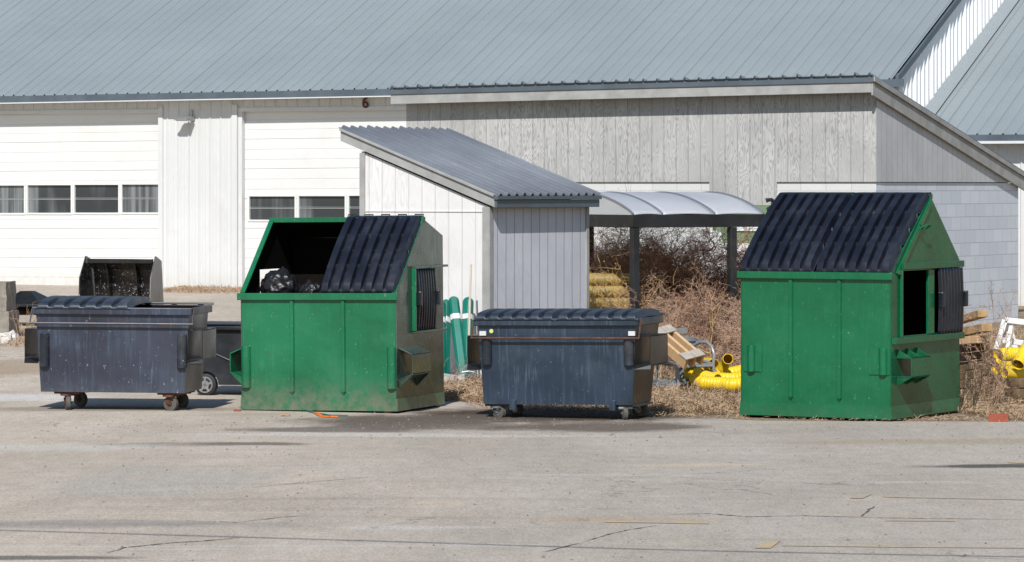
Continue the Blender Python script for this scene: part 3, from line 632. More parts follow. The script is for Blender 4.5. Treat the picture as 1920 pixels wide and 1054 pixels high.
for bx in ((-.09, .0, -.022, -.001, -.3, hs(0)), (.001, .022, -.022, .06, -.3, hs(0) - .002), (xs0 - .02, xs0 + .06, -.022, -.001, -.3, hs(xs0 + .0) - .02), (.001, .02, ysd - .06, ysd + .01, -.3, hs(0) - .002)):
    b = MB(); b.box(*bx); b.build('corner_board', M['grey_board'], shed, smooth=0, bevel=.003)
b = MB(); b.box(xs0 + .06, -.09, -.012, -.001, hs(0) - .035 - .03, hs(0) - .035 + -.018); b.build('seam_strip', M['shed_front'], shed, smooth=0)
rx0 = Q.front(645) ; rx0 = min(rx0, xs0 - .2); rx1 = .10; ry0, ry1 = -.05, ysd + .06
zr2 = lambda x: zn + .16 - sl * x
b = MB(); ribbed(b, lambda s, t, h: (t, s, zr2(t) + .03 + h), ry1 - ry0 + .04, .19, .085, .03, lambda s: rx0 - .04, lambda s: rx1 + .05, ry0 - .02, minor=False)
b.build('roof', M['roof_shed'], shed, smooth=25, fix=False, solid=.008)
b = MB(); b.plate([(rx0, 0), (rx1, 0), (rx1, .02), (rx0, .02)], ry1 - ry0 - .04, lambda u, w, t: (u, ry0 + .02 + t, zr2(u) + w)); b.build('roof_deck', M['grey_board'], shed, smooth=0)
b = MB()
for (t0, t1, ya, yb) in ((-.13, .0, ry0 + .0, ry0 + .035), (.002, .035, ry0 - .03, ry0 + .03)):
    b.hexa([(rx0 - .02, ya, zr2(rx0 - .02) + t0), (rx1 + .012, ya, zr2(rx1) + t0), (rx1 + .012, yb, zr2(rx1) + t0), (rx0 - .02, yb, zr2(rx0 - .02) + t0), (rx0 - .02, ya, zr2(rx0 - .02) + t1), (rx1 + .012, ya, zr2(rx1) + t1), (rx1 + .012, yb, zr2(rx1) + t1), (rx0 - .02, yb, zr2(rx0 - .02) + t1)])
b.build('rake_board', M['grey_board'], shed, smooth=0, bevel=.004)
b = MB(); b.box(rx1 + .014, rx1 + .045, ry0 + .0, ry1, zr2(rx1) - .135, zr2(rx1) - .035); b.box(rx1 + .014, rx1 + .07, ry0 - .02, ry1 + .02, zr2(rx1) - .033, zr2(rx1) + .012); b.build('eave_board', M['trim_dark'], shed, smooth=0, bevel=.004)

# ------------------------------------------------------------------ arched shelter
C = Frame(1187, 50.0, -30, gz(50))
canopy = empty('shelter', C.o, -C.a, 'open shelter with an arched translucent white roof on dark posts', 'shelter')
Lc = C.front(1437); Wc = 2.7; zf0 = C.front(1187, 427)[1]; zf1 = C.front(1187, 403)[1]
zcr = zf1 + .29
b = MB(); e = .06
b.box(-.0, Lc, 0, e, zf0, zf1); b.box(-.0, Lc, Wc - e, Wc, zf0, zf1); b.box(.001, e, e, Wc - e, zf0, zf1 - .001); b.box(Lc - e, Lc - .001, e, Wc - e, zf0, zf1 - .001); b.build('fascia_frame', M['dark_frame'], canopy, bevel=.005)
npan = 3; pw = (C.front(1430) - C.front(1342))
xsn = [Lc - .03 - 0, C.front(1342), C.front(1244), C.front(1244) - (C.front(1342) - C.front(1244)) ]; xsn[3] = max(xsn[3], .02)
arc = lambda w: zf1 + .005 + .29 * math.sin(PI * w) ** .8
for i in range(3):
    xa, xb = xsn[i + 1] + .006, xsn[i] - .006
    b = MB(); b.grid(lambda u, w: (xa + (xb - xa) * u, .02 + (Wc - .04) * w, arc(w) + .012 * math.sin(PI * u)), 8, 40); b.build('roof_panel', M['vault'], canopy, smooth=60, fix=False, solid=.008)
b = MB(); nn_ = 30; b.plate([(.03 + (Wc - .06) * k / nn_, arc(k / nn_) - .012) for k in range(nn_ + 1)] + [(Wc - .03, zf1 - .0), (.03, zf1 - .0)], .01, lambda u, w, t: (.022 + t, u, w)); b.build('end_panel', M['vault'], canopy, smooth=0)
b = MB()
for x in xsn: b.tube([(x, .02 + (Wc - .04) * k / 40, arc(k / 40) + .004) for k in range(41)], .014, 6)
b.build('roof_rib', M['aluminium'], canopy)
for (x, y, mt) in ((.06, .06, 'dark_frame'), (C.front(1377), .06, 'dark_frame'), (.06, Wc - .08, 'brown_post'), (Lc - .5, Wc - .08, 'brown_post'), (.9, Wc - .08, 'brown_post')):
    b = MB(); b.box(x - .05, x + .05, y - .05, y + .05, -.3, zf0 - .002); b.build('post', M[mt], canopy, bevel=.005)

# ------------------------------------------------------------------ dumpsters
def lid_mesh(Wl, Ll, nr=7, amp=.035, dome=.03, notch=(.3, .5, .7)):
    """ribbed plastic lid lying in x 0..Wl, y 0..Ll"""
    nu, nv = nr * 14, 48; b = MB()
    def H(u, v):
        x = u * Wl; p = (u * nr) % 1.0
        t = abs(p - .5) * 2; r = min(1, max(0, (0.70 - t) / .13))
        edge = min(1, min(v, 1 - v) / .06); z = dome * math.sin(PI * v) ** .8
        z += amp * r * edge * (0.75 + .25 * math.sin(PI * v))
        if r < .99:
            for q in notch:
                if abs(v - q) < .016: z += amp * .55 * (1 - r)
        if u < .012 or u > .988 or v < .012: z -= .02
        return (x, v * Ll, z)
    b.grid(H, nu, nv); return b
LIDS = {}
def place_lid(name, parent, key, Wl, Ll, loc, rot, mat, **kw):
    b = lid_mesh(Wl, Ll, **kw); o = b.build(name, M[mat], parent, smooth=40, fix=False, solid=.012)
    o.location = loc; o.rotation_euler = rot; return o
def half_tube(b, x, y, r, z0, z1, seg=10):
    prof = [(x + r * math.cos(a), y - r * .9 * math.sin(a)) for a in [PI * k / seg for k in range(seg + 1)]]
    b.prism(prof, lambda p, q: (p, q, z0), lambda p, q: (p, q, z1))
def caster(parent, x, y, ztop, rot, mat='rust'):
    o = empty('caster', (x, y, 0), rot); o.parent = parent
    b = MB(); b.box(-.075, .075, -.06, .06, ztop - .022, ztop); b.cyl((0, 0, ztop - .05), (0, 0, ztop - .02), .035, 14)
    for s in (-1, 1): b.hexa([(s * .034 - .004, -.03, .07), (s * .034 + .004, -.03, .07), (s * .034 + .004, .03, .07), (s * .034 - .004, .03, .07), (s * .034 - .004, .0, ztop - .045), (s * .034 + .004, .0, ztop - .045), (s * .034 + .004, .075, ztop - .045), (s * .034 - .004, .075, ztop - .045)])
    b.cyl((-.045, 0, .078), (.045, 0, .078), .012, 8)
    b.build('fork', M[mat], o, bevel=.002)
    w = MB(); w.tube([(-.026, 0, .082), (-.021, 0, .082), (.021, 0, .082), (.026, 0, .082)], .07, 26, True, [.07, .082, .082, .07]); w.build('wheel', M['wheel'], o, smooth=40)
    h = MB(); h.cyl((-.028, 0, .078), (.028, 0, .078), .035, 14); h.build('hub', M[mat], o)
    return o
def pocket(b, sx, x, y0, y1, z0, z1, w=.15, slope=0.0, flare=.06):
    """fork pocket on a side: a sleeve open to the front; sx = +1 right, -1 left"""
    t = .01; X = lambda k: x + sx * k
    zi0, zi1 = z0 + slope, z1 - slope
    def q(p): b.hexa(p)
    # outer plate
    q([(X(w - t), y0, zi0), (X(w), y0, zi0), (X(w), y1, zi0), (X(w - t), y1, zi0), (X(w - t), y0, zi1), (X(w), y0, zi1), (X(w), y1, zi1), (X(w - t), y1, zi1)])
    # top and bottom plates
    q([(X(0), y0, z1), (X(w - t), y0, zi1 - .001), (X(w - t), y1, zi1 - .001), (X(0), y1, z1), (X(0), y0, z1 + t), (X(w), y0, zi1 + t), (X(w), y1, zi1 + t), (X(0), y1, z1 + t)])
    q([(X(0), y0, z0 - t), (X(w), y0, zi0 - t), (X(w), y1, zi0 - t), (X(0), y1, z0 - t), (X(0), y0, z0), (X(w - t), y0, zi0), (X(w - t), y1, zi0), (X(0), y1, z0)])
    if flare:                                     # guide lips at the mouth
        q([(X(0), y0 - flare, z0 - t - .05), (X(w), y0 - flare * .2, zi0 - t - .05), (X(w), y0, zi0 - t), (X(0), y0, z0 - t), (X(0), y0 - flare, z0 - .045), (X(w), y0 - flare * .2, zi0 - .045), (X(w), y0, zi0), (X(0), y0, z0)])

def low_dumpster(F, Wd, Dt, Db, zt, zb, mat, label, lids, pz, bar_z, tube_z, wx, seed, rollx, dback, rot_c):
    t = empty('dumpster', F.o, -F.a, label, 'dumpster', 'low navy steel dumpsters on casters'); t.rotation_euler = (0, rollx, -F.a)
    tp = .055; T = .012
    b = MB()                                      # shell: outer and inner walls
    top = [(-Wd, 0, zt), (0, 0, zt), (0, Dt, zt + dback), (-Wd, Dt, zt + dback)]
    bot = [(-Wd + tp, .03, zb), (-tp, .03, zb), (-tp, Db, zb), (-Wd + tp, Db, zb)]
    ti = [(-Wd + T, T, zt), (-T, T, zt), (-T, Dt - T, zt + dback), (-Wd + T, Dt - T, zt + dback)]
    bi = [(-Wd + tp + T, .03 + T, zb + T), (-tp - T, .03 + T, zb + T), (-tp - T, Db - T, zb + T), (-Wd + tp + T, Db - T, zb + T)]
    b.add(bot + top, [(3, 2, 1, 0), (0, 1, 5, 4), (2, 3, 7, 6), (3, 0, 4, 7)])
    b.mi = 2; b.add(bot + top, [(1, 2, 6, 5)]); b.mi = 0  # right face darker than the navy, its shade put into the colour
    b.add(ti + top, [(0, 1, 5, 4), (1, 2, 6, 5), (2, 3, 7, 6), (3, 0, 4, 7)])
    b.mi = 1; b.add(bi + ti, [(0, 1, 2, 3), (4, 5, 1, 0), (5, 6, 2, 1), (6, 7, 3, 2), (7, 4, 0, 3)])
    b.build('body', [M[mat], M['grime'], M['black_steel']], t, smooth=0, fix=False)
    b = MB(); o = .035; h = .075                  # rolled lip all round
    Z = lambda y: zt + dback * y / Dt
    b.box(-Wd - o, o, -o, .0, zt - h, zt + .004)
    b.hexa([(.001, .0, Z(0) - h), (o, .0, Z(0) - h), (o, Dt + o, Z(Dt) - h), (.001, Dt + o, Z(Dt) - h), (.001, .0, Z(0) + .004), (o, .0, Z(0) + .004), (o, Dt + o, Z(Dt) + .004), (.001, Dt + o, Z(Dt) + .004)])
    b.hexa([(-Wd - o, .0, Z(0) - h), (-Wd - .001, .0, Z(0) - h), (-Wd - .001, Dt + o, Z(Dt) - h), (-Wd - o, Dt + o, Z(Dt) - h), (-Wd - o, .0, Z(0) + .004), (-Wd - .001, .0, Z(0) + .004), (-Wd - .001, Dt + o, Z(Dt) + .004), (-Wd - o, Dt + o, Z(Dt) + .004)])
    b.box(-Wd - .001, .001, Dt + .001, Dt + o, Z(Dt) - h, Z(Dt) + .004)
    b.build('rim', M[mat], t, smooth=0, bevel=.008, seg=2)
    b = MB(); b.tube([(-Wd - .06, -.055, bar_z), (.055, -.055, bar_z)], .012, 8); b.tube([(-Wd - .05, -.055, bar_z), (-Wd - .045, .02, zt - .02)], .009, 6); b.tube([(.045, -.055, bar_z), (.045, .04, zt - .01)], .009, 6)
    b.build('lock_bar', M['bar'] if seed == 1 else M['rust'], t, smooth=40)
    for sx, x in ((1, -.03), (-1, -Wd + .03)):
        b = MB(); pocket(b, sx, x, .07, .78, pz[0], pz[1], .17); b.build('fork_pocket', M['black_steel'], t, smooth=0, bevel=.003)
    for x in (-Wd + .10, -.10):
        b = MB(); half_tube(b, x + (.0 if x < -.5 else .02), .012, .055, *tube_z); b.build('corner_guard', M['guard'], t, smooth=50, bevel=.004)
    for (x0_, x1_, ang) in lids:
        place_lid('lid', t, 0, x1_ - x0_, Dt + .09, (x0_, -.05, zt + .012), (ang, 0, 0), 'lid_old', nr=6, amp=.05, dome=.03, notch=())
    b = MB(); b.tube([(-Wd - .05, Dt + .04, zt + dback + .02), (.05, Dt + .04, zt + dback + .02)], .012, 8)
    for k in range(6): x = -Wd + .1 + k * (Wd - .2) / 5; b.box(x - .03, x + .03, Dt + .0355, Dt + .06, zt + dback - .05, zt + dback + .03)
    b.build('hinge', M['black_steel'], t, smooth=40)
    for x in wx:
        b = MB(); b.box(x - .14, x + .14, .06, .74, zb - .022, zb - .001); b.build('caster_mount', M['rust' if seed == 1 else 'black_steel'], t, smooth=0, bevel=.003)
    for i, x in enumerate(wx):
        for j, y in enumerate((.12, .72)): caster(t, x, y, zb - .022, rot_c[(i * 2 + j) % 4], 'rust' if seed == 1 else 'steel')
    return t

D1 = Frame(354, 40.6, 7)
x1f = lambda px: D1.front(px)
W1 = -D1.front(66) 
low1 = low_dumpster(D1, W1, 1.05, .95, 1.125, .2, 'navy_a', 'low dark navy dumpster with rusty casters and one lid missing, leftmost in the row',
    [(-W1 - .0, -W1 + 1.06, R(1.5))], (.57, .88), .955, (.475, .84), (D1.front(122), D1.front(316)), 1, R(.25), .0, (R(20), R(65), R(70), R(55)))
D3 = Frame(1194, 39.0, 17)
W3 = -D3.front(897)
low3 = low_dumpster(D3, W3, .98, .78, 1.07, .165, 'navy_b', 'low blue-black dumpster with both lids shut, between the two green dumpsters',
    [(-W3 - .03, -W3 / 2 - .01, R(0)), (-W3 / 2 + .01, .03, R(0))], (.585, .88), .868, (.58, .87), (D3.front(930), D3.front(1166)), 3, R(-.6), .0, (R(60), R(80), R(25), R(75)))
for px in (1181, 902): b = MB(); x = D3.front(px); b.box(x, x + .072, -.03, -.004, .893, .94); b.build('reflector', M['white_tape'], low3, smooth=0)
x, z = D3.front(923, 618); b = MB(); b.cyl((x, .002, z), (x, -.004, z), .022, 16); b.build('sticker', M['lime'], low3)
for px in (955, 1142):
    b = MB(); x = D3.front(px); b.box(x, x + .07, .0, .06, .105, .215); b.build('stop_bracket', M['navy_b'], low3, bevel=.004)

def tall_dumpster(F, Wd, prof, mat, smat, label, hole, ridge_i, ribs, guards, pk, skid, gpat, skirt, group, rollx=0):
    """prof: (y, z) outline of the side, starting at the front bottom and going up"""
    t = empty('dumpster', F.o, -F.a, label, 'dumpster', group); t.rotation_euler = (0, rollx, -F.a)
    T = .012; Dp = prof[-1][0]; zl = prof[1][1]
    for nm, x, sg in (('side_panel', 0, -1), ('side_panel', -Wd, 1)):
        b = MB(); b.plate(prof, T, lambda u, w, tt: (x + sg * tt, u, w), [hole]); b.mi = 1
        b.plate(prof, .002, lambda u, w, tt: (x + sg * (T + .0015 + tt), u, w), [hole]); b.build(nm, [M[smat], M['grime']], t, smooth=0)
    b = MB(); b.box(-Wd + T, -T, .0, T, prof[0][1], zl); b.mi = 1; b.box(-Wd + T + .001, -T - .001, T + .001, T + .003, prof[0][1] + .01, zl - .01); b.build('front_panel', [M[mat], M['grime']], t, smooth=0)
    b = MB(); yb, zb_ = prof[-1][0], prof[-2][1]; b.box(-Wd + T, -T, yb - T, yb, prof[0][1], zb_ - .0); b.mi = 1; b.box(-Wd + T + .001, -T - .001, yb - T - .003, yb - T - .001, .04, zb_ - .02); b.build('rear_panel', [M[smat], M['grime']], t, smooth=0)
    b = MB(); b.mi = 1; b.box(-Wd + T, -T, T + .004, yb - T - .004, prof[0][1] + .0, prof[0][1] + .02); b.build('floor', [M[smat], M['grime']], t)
    ry, rz_ = prof[2]; by, bz = prof[3]
    b = MB(); L = math.hypot(by - ry, bz - rz_); ny, nz = (rz_ - bz) / L, (by - ry) / L
    b.hexa([(-Wd + T, ry, rz_ - .014), (-T, ry, rz_ - .014), (-T, by - .014, bz - .012), (-Wd + T, by - .014, bz - .012), (-Wd + T, ry, rz_ - .002), (-T, ry, rz_ - .002), (-T, by - .014, bz), (-Wd + T, by - .014, bz)])
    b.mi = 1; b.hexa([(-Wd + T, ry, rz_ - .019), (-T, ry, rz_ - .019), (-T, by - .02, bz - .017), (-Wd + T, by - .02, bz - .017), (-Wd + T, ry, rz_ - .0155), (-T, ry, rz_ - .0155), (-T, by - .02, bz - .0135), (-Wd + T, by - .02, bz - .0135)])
    b.build('roof_panel', [M[smat], M['grime']], t, smooth=0)
    # sloped frame round the opening, and the front lip
    sy, sz = prof[1]; dy, dz = ry - sy, rz_ - sz; LL = math.hypot(dy, dz); u_ = Vector((0, dy / LL, dz / LL)); nn = Vector((0, -dz / LL, dy / LL))
    b = MB()
    for x in (-Wd - .004, -.052):
        p = [Vector((x, sy, sz)), Vector((x + .056, sy, sz))]; q = [Vector((x + .056, ry, rz_)), Vector((x, ry, rz_))]
        base = p + q; b.hexa([v + nn * .001 for v in base] + [v + nn * .02 for v in base])
    b.box(-Wd - .006, .006, ry - .03, ry + .045, rz_ - .03, rz_ + .024)
    b.build('opening_frame', M[mat], t, smooth=0, bevel=.004)
    b = MB(); b.box(-Wd - .03, .02, -.04, -.001, zl - .068, zl + .008); b.build('lip', M[mat], t, smooth=0, bevel=.006)
    for px in ribs:
        x = F.front(px); b = MB(); r = .028; zb0, zt0 = .19, zl - .07
        b.prism([(x - r, .0), (x - r * .6, -.022), (x + r * .6, -.022), (x + r, .0)], lambda p, q: (p, q - .001, zb0 + .04), lambda p, q: (p, q - .001, zt0))
        b.add([(x - r, -.001, zb0 + .04), (x + r, -.001, zb0 + .04), (x + r * .6, -.023, zb0 + .04), (x - r * .6, -.023, zb0 + .04), (x, -.001, zb0)], [(0, 3, 4), (3, 2, 4), (2, 1, 4)])
        b.build('panel_rib', M[mat], t, smooth=0, bevel=.003)
    b = MB()                                      # skirt band: front and sides
    f0, f1 = prof[0][1], .165
    b.hexa([(-Wd - skirt, -skirt, f0), (skirt, -skirt, f0), (.0, -.001, f0), (-Wd, -.001, f0), (-Wd - .004, -.008, f1), (.004, -.008, f1), (.0, -.001, f1), (-Wd, -.001, f1)])
    b.hexa([(.001, 0, f0), (skirt, -skirt, f0), (skirt, Dp, f0), (.001, Dp, f0), (.001, 0, f1), (.005, -.008, f1), (.005, Dp, f1), (.001, Dp, f1)])
    b.build('skirt', M[mat], t, smooth=0)
    for sx, x in ((1, 0.0015), (-1, -Wd - .0015)):
        if gpat == 3 and sx < 0: continue
        b = MB(); y0, y1, z0, z1, w, s_ = pk; pocket(b, sx, x, y0, y1, z0, z1, w, s_, 0.0)
        for yk in ((y0 + .004, (y0 + y1) / 2, y1 - .012) if gpat == 3 else (y0 + .004, y1 - .012)):     # triangular gussets
            for zz, dd in ((z1 + .012, .085), (z0 - .012, -.085)):
                if gpat == 2 and dd > 0: continue
                X = lambda k: x + sx * k
                b.prism([(X(.0), zz), (X(w * .95), zz - (s_ if dd > 0 else -s_)), (X(0), zz + dd)], lambda p, q: (p, yk, q), lambda p, q: (p, yk + .008, q))
        b.build('fork_pocket', M[smat] if sx > 0 else M[mat], t, smooth=0, bevel=.002)
    for (x0_, x1_, g0, g1, left) in guards:
        b = MB()
        if gpat == 3:
            b.box(x0_, x1_, -.012, -.001, g0, g1); half_tube(b, (x0_ + .09) if left else (x1_ - .075), -.012, .045, g0 - .0, g1 - .012)
        else: half_tube(b, (x0_ + x1_) / 2, -.001, (x1_ - x0_) / 2, g0, g1)
        b.build('corner_guard', M[mat], t, smooth=50, bevel=.003)
    b = MB()
    for x in skid: b.box(x - .04, x + .04, .01, Dp - .05, .0, prof[0][1] - .001)
    b.build('skid', M['rust'], t, smooth=0)
    return t, u_, nn, LL

def side_door(t, x, y0, y1, z0, z1, bow=.03):
    """sliding plastic door on the right side: bowed and ribbed, with two grips"""
    b = MB(); n = 8
    def Hh(u, v):
        p = (u * n) % 1.0; r = min(1, max(0, (.8 - abs(p - .5) * 2) / .35))
        return (x + .012 + .018 * r + bow * math.sin(PI * v), y0 + (y1 - y0) * u, z0 + (z1 - z0) * v)
    b.grid(Hh, n * 8, 16); o = b.build('sliding_door', M['lid'], t, smooth=40, fix=False, solid=-.008)
    for y in (y0 - .0, y1 - .02): b = MB(); b.box(x + .03, x + .085, y - .02, y + .045, z0 + (z1 - z0) * .4, z0 + (z1 - z0) * .64); b.build('grip', M['lid'], o, smooth=0, bevel=.01)
    return o

# --- green dumpster with one lid open
D2 = Frame(745, 40.2, 19)
W2 = -D2.front(453); 
zlip2 = 1.295; pr2 = [(0, .03), (0, zlip2), (.86, 2.095), (1.47, 1.905), (1.47, .03)]
sd_ = D2.side
h0 = sd_(776, 620); h1 = sd_(812, 503)
hole2 = [(h0[0], h0[1] + .02), (h1[0], h0[1] + .02), (h1[0], h1[1]), (h0[0], h1[1])]
fx = D2.front
green1, u2, n2, LL2 = tall_dumpster(D2, W2, pr2, 'green_a', 'green_side', 'tall green dumpster with a sloped top, its left lid open on black bags', hole2, 2, (549, 645),
    [(fx(727), fx(744), .27, .72, False), (fx(454), fx(471), .27, .72, True)], (.06, .62, .37, .70, .16, .065), (-W2 + .1, -W2 / 2, -.12), 2, .009, 'tall green steel dumpsters', R(-.5))
ang2 = math.atan2(pr2[2][1] - pr2[1][1], .86)
lidw = (W2 - .04) / 2
place_lid('lid', green1, 0, lidw, LL2 + .03, (-lidw - .0, -.02, zlip2 + .02), (ang2, 0, 0), 'lid', nr=7, amp=.058, dome=.03)
b = MB()
for k in range(5): x = -lidw + .05 + k * (lidw - .1) / 4; b.tube([(x - .05, pr2[2][0] - .01, pr2[2][1] + .02), (x - .05, pr2[2][0], pr2[2][1] + .05), (x + .05, pr2[2][0], pr2[2][1] + .05), (x + .05, pr2[2][0] - .01, pr2[2][1] + .02)], .007, 6)
b.build('hinge', M['black_steel'], green1)
b = MB(); a = sd_(776, 500); zt_ = hole2[2][1]; y0, y1 = hole2[0][0], 1.49
b.box(.001, .055, y0 - .03, y1, zt_ + .01, zt_ + .035); b.box(.001, .05, y0 - .03, y1, hole2[0][1] - .05, hole2[0][1] - .025); b.build('door_rail', M['green_side'], green1, bevel=.003)
b = MB(); b.box(.001, .05, y0 - .04, y0 - .015, hole2[0][1] - .024, zt_ + .009); b.build('door_jamb', M['green_a'], green1, bevel=.003)
side_door(green1, .002, y0 + .03, hole2[1][0] + .02, hole2[0][1] - .02, zt_, .02)
b = MB(); v = .62; p = Vector((-lidw / 2 - .02, -.02, zlip2 + .02)) + u2 * (LL2 * v); 
b.hexa([p + n2 * .052 + Vector((-.022, 0, 0)), p + n2 * .052 + Vector((.022, 0, 0)), p + n2 * .052 + Vector((.03, 0, 0)) + u2 * .07, p + n2 * .052 + Vector((-.03, 0, 0)) + u2 * .07, p + n2 * .064 + Vector((-.022, 0, 0)), p + n2 * .064 + Vector((.022, 0, 0)), p + n2 * .064 + Vector((.03, 0, 0)) + u2 * .07, p + n2 * .064 + Vector((-.03, 0, 0)) + u2 * .07])
b.build('lid_latch', M['chair'], green1)
b = MB()                                          # the other lid hangs open behind
o = place_lid('lid', green1, 0, lidw, LL2, (-W2 + .02, 1.52, 2.02), (R(-97), 0, 0), 'lid', nr=7, amp=.058, dome=.03)

# --- green dumpster with gable roof
D4 = Frame(1671, 38.8, 29)
W4 = -D4.front(1389); zlip4 = D4.front(1671, 513)[1]
ry4, rz4 = D4.side(1745, 368); by4, bz4 = D4.side(1799, 487)
pr4 = [(0, .03), (0, zlip4), (ry4, rz4), (by4, bz4), (by4, .03)]
sd4 = D4.side; a0 = sd4(1689, 632); a1 = sd4(1738, 506)
hole4 = [(a0[0], a0[1] + .01), (sd4(1790)[0] if False else sd4(1790), a0[1] + .01), (sd4(1790), a1[1]), (a0[0], a1[1])]
fx4 = D4.front
green2, u4, n4, LL4 = tall_dumpster(D4, W4, pr4, 'green_b', 'green_side_b', 'tall glossy green dumpster with a peaked top and both ribbed lids shut, on the right', hole4, 2, (1483, 1574),
    [(fx4(1630), fx4(1669), .49, .78, False), (fx4(1395), fx4(1429), .49, .78, True)], (.14, .66, .47, .66, .17, .0), (-W4 + .06, -W4 / 2 - .04, -.06), 3, .013, 'tall green steel dumpsters', 0)
ang4 = math.atan2(pr4[2][1] - zlip4, ry4); lw4 = (W4 + .02) / 2
for x0_ in (-W4 - .015, -W4 / 2 + .005):
    place_lid('lid', green2, 0, lw4 - .01, LL4 + .05, (x0_, -.045, zlip4 + .012), (ang4, 0, 0), 'lid', nr=7, amp=.062, dome=.035)
b = MB()
for x0_ in (-W4, -W4 / 2 + .02):
    for k in range(5): x = x0_ + .07 + k * (lw4 - .14) / 4; b.tube([(x - .05, ry4 - .02, rz4 + .01), (x - .05, ry4 - .01, rz4 + .035), (x + .05, ry4 - .01, rz4 + .035), (x + .05, ry4 - .02, rz4 + .01)], .007, 6)
b.build('hinge', M['black_steel'], green2)
zt4 = hole4[2][1]; zb4 = hole4[0][1]
b = MB(); b.box(.001, .05, a0[0] - .02, by4 + .02, zt4 + .015, zt4 + .085); b.box(.001, .055, .005, by4 + .02, zb4 - .08, zb4 - .012); b.build('door_rail', M['green_side_b'], green2, bevel=.004)
ym = sd4(1738)
b = MB(); b.box(.001, .03, a0[0] - .035, a0[0] + .0, zb4 - .01, zt4 + .014); b.box(-.01, .02, ym, ym + .16, zb4, zt4); b.build('door_jamb', M['green_b'], green2, bevel=.003)
side_door(green2, .012, sd4(1754), sd4(1797) + .03, zb4 - .01, zt4 + .01, .012)
b = MB(); b.prism([(0, 0)] * 0 or [(ry4 * .1, zlip4 - .0), (ry4 * .97, rz4 - .03), (ry4 * .97, rz4 - .11), (ry4 * .18, zlip4 - .02)], lambda p, q: (.001, p, q), lambda p, q: (.022, p, q)); b.build('gable_trim', M['green_b'], green2)
hy, hz_ = sd4(1722, 430); b = MB(); b.tube([(.01, hy - .06, hz_ + .0), (.09, hy + .02, hz_ + .05), (.09, hy + .12, hz_ + .05), (.01, hy + .18, hz_ - .0), (.01, hy - .06, hz_ - .02)], .009, 8); b.build('lift_handle', M['green_b'], green2)
for xk in (-W4 * .76, -W4 * .27):
    p = Vector((xk, -.045, zlip4 + .012)) + u4 * (LL4 * .66); b = MB(); b.beam(p + n4 * .04, p + n4 * .075 + u4 * .05, .02, .012); b.build('lid_latch', M['chair'], green2)

# ------------------------------------------------------------------ bin bags, litter
def bag(F, px, py, y, r, sq, label, seed):
    x, z = F.front(px, py, y); import bmesh
    bm = bmesh.new(); bmesh.ops.create_icosphere(bm, subdivisions=5, radius=1)
    for v in bm.verts:
        p = v.co.copy(); q = p * 1.6 + Vector((seed, 0, 0)); d = abs(mnoise.noise(q * 1.1)) * .5 + abs(mnoise.noise(q * 2.6)) * .22 + abs(mnoise.noise(q * 6)) * .10
        a = math.atan2(p.y, p.x); d += .05 * math.sin(a * 11 + 3 * mnoise.noise(q)) * max(0, p.z)
        v.co = p * (1.05 - d * .55); v.co.z *= sq
        if p.z > .93: v.co.z += (p.z - .93) * 2.2
    me = bpy.data.meshes.new('bin_bag'); bm.to_mesh(me); bm.free(); me.materials.append(M['bag']); me.polygons.foreach_set('use_smooth', [True] * len(me.polygons))
    o = bpy.data.objects.new('bin_bag', me); COL.objects.link(o); o.location = F.o + F.u * x + F.v * y + Vector((0, 0, z)); o.scale = (r, r, r); o.rotation_euler = (.1, .2, seed)
    return tag(o, label, 'bag', 'bin bags in the open green dumpster')
bag(D2, 524, 540, .32, .215, .95, 'large bulging black bag inside the open green dumpster', 1.3)
bag(D2, 584, 548, .30, .15, .8, 'smaller black bag beside the big one in the open dumpster', 4.1)
bag(D2, 556, 556, .5, .15, .8, 'black bag sunk between two others in the open dumpster', 7.7)
b = MB()                                           # rubbish under the bags so that they rest on something
def litter(name, label, cat, pts, w, mat, h=.012):
    P = [gp(*p) for p in pts]; b = MB(); 
    path = [];
    for a, c in zip(P, P[1:]):
        for i in range(5): path.append(a.lerp(c, i / 5) + Vector((0, 0, .01 + .014 * abs(mnoise.noise((i, a.x, 0))))))
    path.append(P[-1] + Vector((0, 0, .01)))
    for a, c in zip(path, path[1:]): b.beam(a, c, w, h)
    return tag(b.build(name, M[mat], None, smooth=0), label, cat)
litter('plastic_strap', 'green plastic strap lying in front of the open green dumpster', 'strap', [(577, 773), (595, 778), (620, 782), (652, 782)], .03, 'teal')
litter('plastic_strip', 'orange crumpled plastic strip lying in front of the open green dumpster', 'litter', [(590, 776), (603, 783), (620, 784), (634, 784)], .045, 'orange')
litter('cardboard_scrap', 'small brown cardboard scrap on the asphalt before the green dumpster', 'litter', [(526, 781), (543, 781)], .12, 'cardboard')
litter('paper_scrap', 'reddish paper scrap at the left foot of the open green dumpster', 'litter', [(438, 772), (452, 772)], .08, 'brick')

# ------------------------------------------------------------------ cart behind, loader bucket, left corner things
CT = Frame(440, 43.6, 14, gz(43.6))
cart = empty('wheeled_cart', CT.o, -CT.a, 'black wheeled cart with a lid, between the navy and the green dumpster', 'cart')
xl_ = CT.front(357); zt_ = CT.front(420, 612)[1]
wx1, wx2, wr = CT.front(386), .28, .13
def arch(cx, r_): return [(cx + r_ * math.cos(a), .13 + r_ * math.sin(a)) for a in [PI - PI * k / 10 for k in range(11)]]
b = MB(); ol = [(xl_ + .04, .13)] + arch(wx1, .155) + arch(wx2, .155) + [(.46, .13), (.50, zt_ - .045), (xl_ - .04, zt_ - .045)]
b.plate(ol, .8, lambda u, w, t: (u, t, w)); b.build('tub', M['cart'], cart, smooth=30, bevel=.012)
b = MB(); b.box(xl_ - .08, .54, -.05, .86, zt_ - .044, zt_ + .005); b.box(xl_ - .05, .51, -.02, .83, zt_ + .006, zt_ + .03); b.build('lid', M['cart'], cart, bevel=.012)
